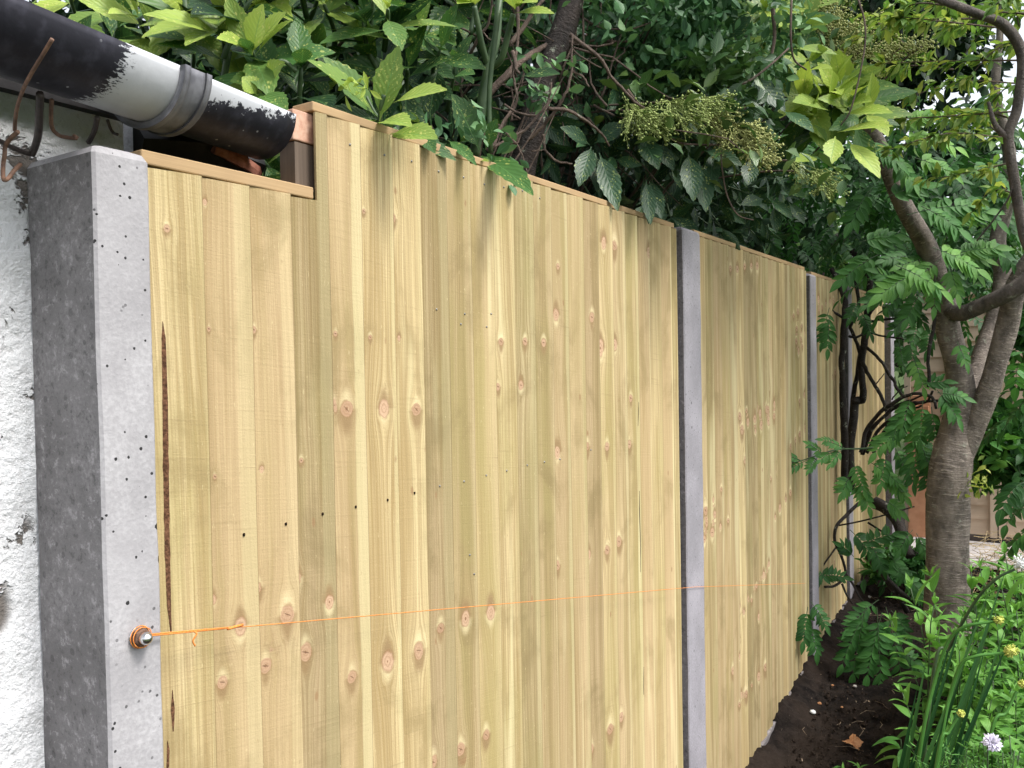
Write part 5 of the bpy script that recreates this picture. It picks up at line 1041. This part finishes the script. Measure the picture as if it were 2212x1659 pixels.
    for q in ((1400, 290, 1190, 150, 3.6, 6, .085, .45), (1620, 60, 1420, 260, 3.55, 7, .085, .55), (1650, 40, 1930, 60, 3.5, 7, .09, .6), (1690, 110, 1740, 300, 3.5, 7, .085, .6), (1590, 170, 1580, 390, 3.55, 6, .08, .45), (1480, 300, 1390, 480, 3.6, 6, .085, .4), (1330, 160, 1180, 340, 3.7, 6, .085, .35), (1560, 60, 1350, 100, 3.6, 6, .085, .5), (1700, 20, 1880, 170, 3.5, 6, .085, .5), (1430, 40, 1230, 60, 3.75, 6, .08, .25), (1250, 270, 1100, 380, 3.9, 6, .085, .2), (1400, 380, 1500, 500, 3.7, 5, .08, .2), (1820, 700, 1760, 860, 4.1, 6, .08, .1)): F(z7, *q)
    for q in ((1500, 1480, 1750, 1620, 3.3, 7, .085, .6), (1700, 1380, 1950, 1500, 3.3, 7, .085, .6), (1620, 1520, 1420, 1640, 3.4, 7, .085, .5), (1560, 1200, 1900, 1140, 3.4, 7, .09, .4), (1640, 1150, 1850, 1280, 3.35, 7, .09, .35), (1700, 1260, 2000, 1180, 3.4, 7, .09, .45), (1850, 1080, 2060, 1230, 3.4, 7, .085, .3), (1450, 1100, 1640, 1040, 3.3, 7, .085, .35), (1820, 1420, 2050, 1380, 3.45, 7, .085, .55), (1500, 720, 1830, 820, 3.3, 8, .075, .9), (1540, 680, 1700, 640, 3.3, 7, .07, .8), (1480, 880, 1600, 1030, 3.3, 6, .085, .45), (1600, 880, 1800, 960, 3.4, 7, .085, .6), (1330, 800, 1500, 900, 3.3, 6, .08, .35), (1350, 1060, 1250, 1240, 3.4, 6, .08, .2), (1300, 1350, 1480, 1320, 3.5, 6, .085, .4), (1400, 1420, 1200, 1560, 3.6, 7, .085, .3), (1900, 900, 2080, 1000, 3.5, 7, .08, .35), (2000, 1350, 2160, 1480, 3.5, 6, .08, .2)): F(z3, *q)
    for q in ((1420, 1010, 1360, 1250, 3.9, 6, .085, .4), (1500, 1060, 1480, 1330, 3.85, 7, .085, .45), (1350, 1130, 1290, 1340, 3.9, 6, .08, .35), (1560, 1100, 1590, 1330, 3.8, 6, .085, .3), (1480, 1350, 1560, 1560, 3.85, 6, .085, .35), (1380, 1400, 1430, 1640, 3.9, 6, .08, .3), (1510, 1420, 1530, 1680, 3.85, 6, .08, .25), (1330, 640, 1360, 800, 4.1, 6, .07, .35), (1480, 480, 1430, 640, 3.8, 6, .075, .3), (1560, 520, 1530, 700, 3.75, 6, .075, .35), (1380, 480, 1290, 560, 4.0, 5, .07, .2)): F(z7, *q)
    # low sprays by the soil
    for q in ((600, 590, 740, 590, 4.05, 6, .075, .2), (640, 560, 570, 640, 4.05, 5, .07, .15), (545, 760, 520, 950, 3.72, 6, .08, .15), (560, 730, 640, 860, 3.72, 5, .07, .12), (560, 850, 590, 1010, 3.72, 6, .08, .15), (870, 760, 800, 1130, 3.75, 8, .10, .28), (860, 800, 740, 1080, 3.75, 7, .09, .22), (930, 760, 950, 1170, 3.7, 8, .11, .25), (980, 760, 1060, 1120, 3.72, 7, .10, .22), (960, 790, 880, 1140, 3.7, 8, .10, .3), (940, 720, 780, 880, 3.78, 7, .085, .25), (1010, 780, 1090, 900, 3.8, 6, .085, .2), (1060, 1000, 1160, 1090, 3.7, 5, .08, .2), (800, 480, 740, 420, 4.1, 6, .08, .15), (850, 420, 1010, 350, 4.0, 7, .085, .2), (900, 420, 960, 540, 4.0, 6, .085, .2), (1000, 470, 1080, 600, 3.95, 6, .09, .35), (1100, 590, 1190, 720, 3.95, 6, .09, .3), (780, 330, 900, 480, 4.1, 7, .085, .12), (1120, 590, 1040, 560, 3.95, 5, .08, .3), (1130, 330, 1060, 440, 3.95, 6, .08, .3), (1150, 350, 1200, 460, 3.95, 6, .08, .35), (980, 170, 1050, 220, 3.9, 6, .09, .6), (820, 60, 880, 200, 3.95, 6, .085, .55), (780, 30, 740, 120, 3.95, 6, .08, .5), (960, 20, 1080, 140, 3.92, 7, .09, .6)): F(z8, *q, .5, .7)
    # fill; its dark leaf tint stands in for deep shadow above the fence
    for i in range(380):
        p = np.array([r2.uniform(-.35, .75), r2.uniform(4.3, 5.6), r2.uniform(1.85, 2.85)])
        if p[2] < 2.2 and p[0] < .3: continue
        d = unit(r2.normal(size=3) * (.8, .8, .35) + (.1, -.3, -.1)); frond(lf, st, p, d, (0, -.2, 1), r2.uniform(.2, .3), 7, .062, r2.uniform(.0, .28), r2, 1.1)
    for i in range(60):
        p = np.array([r2.uniform(.75, 1.3), r2.uniform(4.2, 5.8), r2.uniform(.7, 1.7)]); d = unit(r2.normal(size=3) * (.8, .8, .35) + (-.1, -.4, -.2)); frond(lf, st, p, d, (0, -.2, 1), r2.uniform(.2, .3), 6, .08, r2.uniform(.0, .45), r2, 1.1)
    lf.build('foliage', M['wist'], t); st.build('leaf_stalks', M['gstem'], t)['kind'] = 'stuff'
wisteria()

# ------------------------------------------------------------------ back boundary: lapped fence, terracotta panel, paving, straw
def lap_panel(x0, x1, y, zt, label):
    t = thing('lap_fence_panel', label, 'fence panel', (.5 * (x0 + x1), y, ground_z(y)), 'lapped back fence panels'); mb = MB(); z = ground_z(y) + .05; k = 0
    while z < zt - .03:
        V = []; n = 20
        for i in range(n + 1):
            x = x0 + (x1 - x0) * i / n; wv = .010 * mnoise.noise(Vector((x * 3, z * 9, y)))
            V += [(x, y - .016, z + wv), (x, y - .002, z + .125), (x, y + .004, z + .125), (x, y - .004, z + wv)]
        F = [(i * 4 + j, i * 4 + (j + 1) % 4, i * 4 + 4 + (j + 1) % 4, i * 4 + 4 + j) for i in range(n) for j in range(4)]
        mb.add(V, F, None, random.random()); z += .1
    mb.build('slats', M['lap'], t, smooth=False)
    for xx in (x0 + .02, .5 * (x0 + x1), x1 - .02):
        mb = MB(); mb.box((xx - .02, y - .038, ground_z(y) + .04), (xx + .02, y - .018, zt)); mb.build('batten', M['lapb'], t, smooth=False)
    mb = MB(); mb.box((x0, y - .045, zt), (x1, y + .02, zt + .035)); mb.build('cap_rail', M['lapb'], t, smooth=False)
lap_panel(.06, .62, 6.45, 2.02, 'lapped tan back fence panel beside the far corner post')
lap_panel(.63, 2.4, 6.45, 2.02, 'lapped tan back fence panel behind the cherry trunk')
def planter():
    t = thing('leaning_board', 'plain orange stained board standing on end against the lapped fence', 'board', (.22, 6.36, ground_z(6.36))); zb = ground_z(6.36)
    mb = MB(); V = []
    for (y0, z0) in ((6.375, zb - .01), (6.395, zb + .99)):
        for x in (.085, .225): V += [(x, y0, z0), (x, y0 + .022, z0)]
    mb.add(V, [(0, 2, 6, 4), (3, 1, 5, 7), (0, 4, 5, 1), (2, 3, 7, 6), (4, 6, 7, 5), (0, 1, 3, 2)]); bevel(mb.build('face', M['terra'], t, smooth=False), .003)
    mb = MB(); mb.box((.09, 6.363, zb + .86), (.22, 6.3835, zb + .92)); bevel(mb.build('cleat', M['terra'], t, smooth=False), .003)
planter()
mb = MB(); mb.add([(.12, 5.75, ground_z(5.75) + .012), (1.6, 5.75, ground_z(5.75) + .012), (1.6, 6.4, ground_z(6.4) + .012), (.12, 6.4, ground_z(6.4) + .012)], [(0, 1, 2, 3)]); o = mb.build('path', M['slab']); o['kind'] = 'structure'
mb = MB()
for i in range(900):
    x, y = rng.uniform(.55, 1.3), rng.uniform(5.0, 6.2); z = ground_z(y) + .02 + rng.uniform(0, .13); d = unit(rng.normal(size=3) * (1, 1, .35)); mb.tube([(x, y, z), np.array((x, y, z)) + d * rng.uniform(.05, .16)], .0016, 3, cap=False)
o = mb.build('straw', M['straw']); o['kind'] = 'stuff'

# ------------------------------------------------------------------ border plants at lower right
def perennial_mesh(seed, h=.55):
    r2 = np.random.default_rng(seed); lf = MB(); st = MB(); P = [np.zeros(3)]; d = unit(np.array([r2.normal() * .12, r2.normal() * .12, 1])); n = 9
    for k in range(n): d = unit(d + r2.normal(size=3) * .05); P.append(P[-1] + d * h / n)
    P = np.array(P); st.tube(P, np.linspace(.0035, .0018, n + 1), 6); az = r2.uniform(0, 6)
    for k in range(2, n + 1):
        az += math.pi / 2 + r2.normal() * .2
        for hh in (0, math.pi):
            th = rad(72 - 45 * (k / n) ** 3 + r2.normal() * 8); s = np.array([math.cos(az + hh), math.sin(az + hh), 0]); l = (.125 - .05 * abs(k / n - .55)) * r2.uniform(.85, 1.2) * (.55 if k == n else 1)
            lf.leaves(LANCE, [P[k]], [d * math.cos(th) + s * math.sin(th)], [d * math.sin(th) - s * math.cos(th) + (0, 0, .3)], [l], [l * r2.uniform(.25, .34)], [r2.uniform(.4, 1.2)], [np.clip(.35 + .5 * k / n + r2.normal() * .1, 0, 1)])
    for s_ in range(3):
        c = P[n]; lf.leaves(LANCE, [c], [r2.normal(size=3) * .5 + (0, 0, 1)], [r2.normal(size=3)], [.04], [.011], [.3], [.95])
    return lf, st
protos = []
def perennials():
    r2 = np.random.default_rng(71); spots = []
    for (x, y, Z) in ((2000, 1290, 3.1), (2030, 1260, 3.15), (2090, 1290, 3.2), (2120, 1240, 3.25), (2160, 1230, 3.3), (2190, 1200, 3.35), (2215, 1260, 3.1), (2080, 1340, 3.0), (2140, 1310, 3.05), (2180, 1330, 3.0), (2110, 1390, 2.95), (2060, 1380, 2.98), (2160, 1420, 2.85), (2210, 1400, 2.8), (2200, 1480, 2.75), (2120, 1470, 2.85), (2080, 1450, 2.9), (2170, 1520, 2.7), (2215, 1560, 2.6), (2090, 1540, 2.8), (2130, 1580, 2.7), (2030, 1390, 3.2), (2010, 1330, 3.3), (2230, 1320, 3.0), (2225, 1210, 3.4)):
        tip = W(x, y, Z + r2.uniform(-.05, .05)); spots.append((tip[0], tip[1], tip[2]))
    for k in range(52):
        y = r2.uniform(1210, 1640); f = (y - 1210) / 430; x = r2.uniform(2010 + 35 * f, 2260); tip = W(x, y, 3.45 - .85 * f + r2.uniform(-.1, .1)); spots.append((tip[0], tip[1], tip[2]))
    for i, (x, y, zt) in enumerate(spots):
        g = ground_z(y); k = i % 5
        if i < 5:
            lf, st = perennial_mesh(200 + i); t = thing('leafy_perennial', 'bright green upright border plant with paired narrow leaves', 'plant', (0, 0, 0), 'leafy perennials in the border')
            a = lf.build('leaves', M['ground_leaf'], t); b = st.build('stem', M['gstem'], t); protos.append((t, a, b))
        else:
            t0, a0, b0 = protos[k]; t = t0.copy(); COL.objects.link(t)
            for o in (a0, b0): c = o.copy(); COL.objects.link(c); c.parent = t
        t.location = (x, y, g); s = max(.5, (zt - g) / .55); t.scale = (max(.8, s * .9), max(.8, s * .9), s); t.rotation_euler = (0, 0, r2.uniform(0, 6.28))
perennials()
def alliums():
    labs = ['white-topped round flower head, highest of the alliums', 'yellow allium bud on a curved stalk above the middle heads', 'yellow allium head opening at the end of a level stalk', 'small green allium bud at the right edge', 'small green allium bud lowest, above the lilac flower']
    spec = [([(1250, 1100, 2.6), (1330, 1000, 2.6), (1400, 860, 2.55), (1500, 700, 2.5), (1600, 600, 2.46), (1700, 550, 2.44)], (1728, 515), 30, 'white_petal'), ([(1180, 1500, 2.5), (1260, 1150, 2.5), (1330, 950, 2.48), (1420, 870, 2.45), (1520, 850, 2.43), (1590, 840, 2.42)], (1612, 833), 22, 'bud'),
            ([(1290, 1500, 2.4), (1340, 1250, 2.4), (1400, 1080, 2.38), (1480, 1035, 2.36), (1580, 1022, 2.35), (1650, 1018, 2.34)], (1680, 1008), 32, 'bud'), ([(1560, 1500, 2.3), (1650, 1350, 2.3), (1710, 1230, 2.3)], (1742, 1190), 18, 'bud'), ([(1270, 1600, 2.25), (1330, 1460, 2.25), (1380, 1380, 2.25)], (1400, 1354), 17, 'bud')]
    r2 = np.random.default_rng(81)
    for lab, (path, hd, rp, m) in zip(labs, spec):
        P = pts(z8, path); b = P[0].copy(); b[2] = ground_z(b[1]) - .02; b = b + np.array([-.06, -.02, 0]); P = smooth_path([b] + P); h = W(*z8(*hd), path[-1][2] - .01)
        t = thing('allium', lab, 'flower', b, 'alliums in the border'); mb = MB(); mb.tube(P, np.linspace(.0055, .0038, len(P)), 8); mb.build('stem', M['ground_leaf'] if m != 'white_petal' else M['gstem'], t)
        mb = MB(); R = rp * .3873 * path[-1][2] / 1820; c = h
        mb.tube([c + unit(P[-1] - c) * R, c + unit(P[-1] - c) * R * .5, c, c - unit(P[-1] - c) * R * .6], [R * .35, R * .7, R * .75, R * .4], 9)
        for k in range(60):
            d = unit(r2.normal(size=3)); e = c + d * R * r2.uniform(.95, 1.25); mb.tube([c + d * R * .5, e], [.0011, .0016], 4); mb.add(e + OC * .0025, OF)
        mb.build('flower_head', M[m], t)
        if m == 'white_petal':
            mb = MB()
            for k in range(26):
                d = unit(r2.normal(size=3) + (0, 0, .9)); mb.leaves(SMALL, [c + (0, 0, R * .5) + d * R * .7], [d], [r2.normal(size=3)], [.009], [.005], [.3], [.9])
            mb.build('petals', M['white_petal'], t)
    t = thing('strap_leaf_clump', 'clump of long dark green strap leaves leaning right over the border', 'plant', W(2000, 1659, 2.6) * (1, 1, 0)); mb = MB()
    for (x0, y0, x1, y1, Z, wd) in ((1090, 1700, 1250, 1080, 2.5, .014), (1150, 1700, 1480, 800, 2.5, .012), (1100, 1750, 1420, 900, 2.55, .012), (1230, 1700, 1560, 820, 2.45, .013), (1180, 1720, 1640, 680, 2.42, .011), (1290, 1750, 1700, 640, 2.42, .013), (1240, 1780, 1740, 560, 2.4, .011), (1380, 1700, 1720, 900, 2.38, .014), (1430, 1560, 1740, 980, 2.36, .013), (1060, 1720, 1190, 1260, 2.5, .013), (1330, 1750, 1600, 1000, 2.4, .012), (1270, 1650, 1370, 1370, 2.3, .012)):
        a, b = W(*z8(x0, y0), Z + .08), W(*z8(x1, y1), Z); g = a.copy(); d = unit(b - a)
        while g[2] > ground_z(g[1]): g = g - d * .02
        L = np.linalg.norm(b - g); mb.leaves(STRAPT, [g], [d + np.array([0, 0, .04])], [unit(-FW + (0, 0, .4))], [L], [wd], [.12], [r2.uniform(.0, .8)])
    mb.build('leaves', M['strap'], t)
    # curved paler blade and arching leaf
    # scabious
    c = W(2143, 1604, 2.15); g = np.array([c[0] - .05, c[1] + .04, ground_z(c[1])]); t = thing('scabious', 'pale lilac pompom flower at the lower right', 'flower', g); mb = MB(); mb.tube(smooth_path([g, g + (c - g) * .5 + (.01, 0, 0), c + FW * .02]), .0022, 7); mb.build('stem', M['gstem'], t)
    mb = MB(); P, D, N, L, A = [], [], [], [], []
    ax = unit(-FW * .8 + (0, 0, .45))
    for k in range(210):
        d = unit(r2.normal(size=3)); d = unit(d + ax * .75); f = r2.uniform(.15, .5); P.append(c + d * .019 * f); D.append(d + r2.normal(size=3) * .12); N.append(ax + r2.normal(size=3) * .4); L.append(r2.uniform(.012, .019)); A.append(r2.random())
    mb.leaves(SMALL, P, D, N, L, np.array(L) * .32, .4, A); mb.build('petals', M['lilac'], t)
    mb = MB(); mb.tube([c - ax * .004, c + ax * .006], [.008, .006], 10); mb.build('flower_centre', M['lilac'], t)
    # lacy foliage near the scabious
    t = thing('feathery_plant', 'fine feathery green foliage beneath the lilac flower', 'plant', W(2110, 1640, 2.3) * (1, 1, 0)); mb = MB(); st = MB()
    for k in range(44):
        g = W(2100 + r2.normal() * 45, 1640 + r2.normal() * 26, 2.3 + r2.normal() * .06); b = np.array([g[0] + r2.normal() * .05, g[1] + r2.normal() * .05, g[2] - .25]); P = smooth_path([b, .5 * (b + g) + r2.normal(size=3) * .02, g], 5); st.tube(P, .0010, 4, cap=False)
        for p in P[4:]:
            for j in range(4): mb.leaves(SMALL, [p], [r2.normal(size=3) + (0, 0, .4)], [r2.normal(size=3)], [r2.uniform(.012, .022)], [.0035], [.2], [r2.uniform(.2, .7)])
    mb.build('leaves', M['ground_leaf'], t); st.build('stems', M['gstem'], t)['kind'] = 'stuff'
    # broad leaves low in the corner
    for (x, y, Z, n, L, lab) in ((1965, 1600, 2.95, 12, .10, 'low broad-leaved seedling at the bed edge beside the fallen leaf'), (2190, 1620, 2.45, 16, .12, 'broad-leaved plant in the bottom right corner'), (1940, 1395, 3.5, 0, .05, '')):
        if not n: continue
        c = W(x, y, Z); g = np.array([c[0], c[1], ground_z(c[1])]); t = thing('seedling', lab, 'plant', g); mb = MB(); st = MB()
        for k in range(n):
            az = r2.uniform(0, 6.28); e = g + np.array([math.cos(az) * .03, math.sin(az) * .03, max(.05, (c[2] - g[2]) * r2.uniform(.6, 1.1))]); st.tube(smooth_path([g, .5 * (g + e) + r2.normal(size=3) * .008, e], 3), .0018, 5)
            mb.leaves(LANCE, [e], [(math.cos(az), math.sin(az), r2.uniform(-.2, .6))], [(0, 0, 1)], [L * r2.uniform(.7, 1.1)], [L * .33], [r2.uniform(.4, 1.0)], [r2.uniform(.3, .95)])
        mb.build('leaves', M['ground_leaf'], t); st.build('stems', M['gstem'], t)['kind'] = 'stuff'
    for (zx, zy, lab) in ((740, 1490, 'tiny green weed sprouting from bare soil behind the fallen leaf'), (830, 1600, 'tiny thin-leaved weed in front of the fallen leaf')):
        c = W(*z8(zx, zy), 3.1); g = np.array([c[0], c[1], ground_z(c[1])]); t = thing('weed', lab, 'plant', g); mb = MB()
        for k in range(9):
            az = r2.uniform(0, 6.28); mb.leaves(LANCE, [g + (0, 0, r2.uniform(0, .03))], [(math.cos(az), math.sin(az), r2.uniform(.2, 1.2))], [(0, 0, 1)], [r2.uniform(.03, .06)], [.009], [.8], [r2.uniform(.2, .9)])
        mb.build('leaves', M['ground_leaf'], t)
alliums()

# fallen leaf and pale stones on the soil
def on_ground(zx, zy):
    x, y = z8(zx, zy); d = FW + (x - 1106) / CAM_F * RT - (y - 829.5) / CAM_F * UP; Z = 2.4
    while Z < 7:
        p = CAM_C + d * Z
        if p[2] < ground_z(p[1]) + .004: return p
        Z += .005
    return CAM_C + d * 4
def fallen():
    p = on_ground(795, 1545); mb = MB(); N = 40; c = p + np.array([0, 0, .022]); V = [c]; 
    ra = RT; fa = unit(np.cross([0, 0, 1], RT))
    for k in range(N):
        q = k / N * 2 * math.pi; r = .038 * (.55 + .45 * abs(math.cos(2.5 * q)) ** 1.3) * (1 + .12 * math.cos(15 * q))
        V.append(c + ra * r * math.cos(q) + fa * r * math.sin(q) * .8 + np.array([0, 0, .012 * math.sin(2 * q) + .012 * math.sin(q)]))
    mb.add(V, [(0, k + 1, (k + 1) % N + 1, (k + 1) % N + 1) for k in range(N)], None); mb.tube([c, c - fa * .03 + (0, 0, -.008)], .0015, 5)
    tag(mb.build('fallen_leaf', M['dead'], smooth=False), 'dry orange-brown fallen leaf lying on the bare soil', 'leaf')
    p = on_ground(1080, 1112); mb = MB(); mb.leaves(SERR, [p + (0, 0, .012)], [RT + (0, 0, .2)], [(0, 0, 1)], [.05], [.026], [.6], [.5]); tag(mb.build('fallen_leaf', M['dead']), 'small brown curled leaf beneath the drooping wisteria spray', 'leaf')
    r2 = np.random.default_rng(91)
    for (x, y, s, lab) in ((573, 1362, 15, 'whitest crumpled pebble in the middle of the soil'), (320, 1615, 15, 'pale stone by the foot of the fence at bottom'), (490, 1225, 9, 'pale chip on the soil near the gravel board'), (885, 720, 14, 'grey stone under the wisteria branches'), (683, 1210, 7, 'small tan chip left of the drooping spray tip'), (808, 1216, 10, 'flat grey-white chip below the drooping spray'), (735, 1332, 7, 'small tan chip between the white pebble and the border'), (1060, 1328, 7, 'small white chip at the right side of the bare soil'), (1085, 1305, 7, 'tan chip beside the border plants'), (985, 1220, 6, 'tiny white chip below the tree foot'), (610, 1312, 10, 'thin brown shard above the white pebble'), (445, 1258, 7, 'little white chip nearest the second panel')):
        p = on_ground(x, y); Z = np.linalg.norm(p - CAM_C); R = s * .3873 * Z / 1820; mb = MB(); V = []; nu, nv = 9, 6
        for j in range(nv + 1):
            for i in range(nu):
                a, b = i / nu * 6.283, j / nv * math.pi; q = Vector((math.cos(a) * math.sin(b), math.sin(a) * math.sin(b), math.cos(b))); rr = R * (1 + .35 * mnoise.noise(q * 2 + Vector((x, y, 0))))
                V.append(p + np.array(q) * rr * (1, 1, .6) + (0, 0, R * .35 + .008))
        F = [(j * nu + i, j * nu + (i + 1) % nu, (j + 1) * nu + (i + 1) % nu, (j + 1) * nu + i) for j in range(nv) for i in range(nu)]
        mb.add(V, F); tag(mb.build('stone', M['white_petal' if s == 15 and x > 500 else ('dead' if 'tan' in lab or 'brown' in lab else 'stone')], smooth=False), lab, 'stone', 'chips and stones on the soil')
fallen()
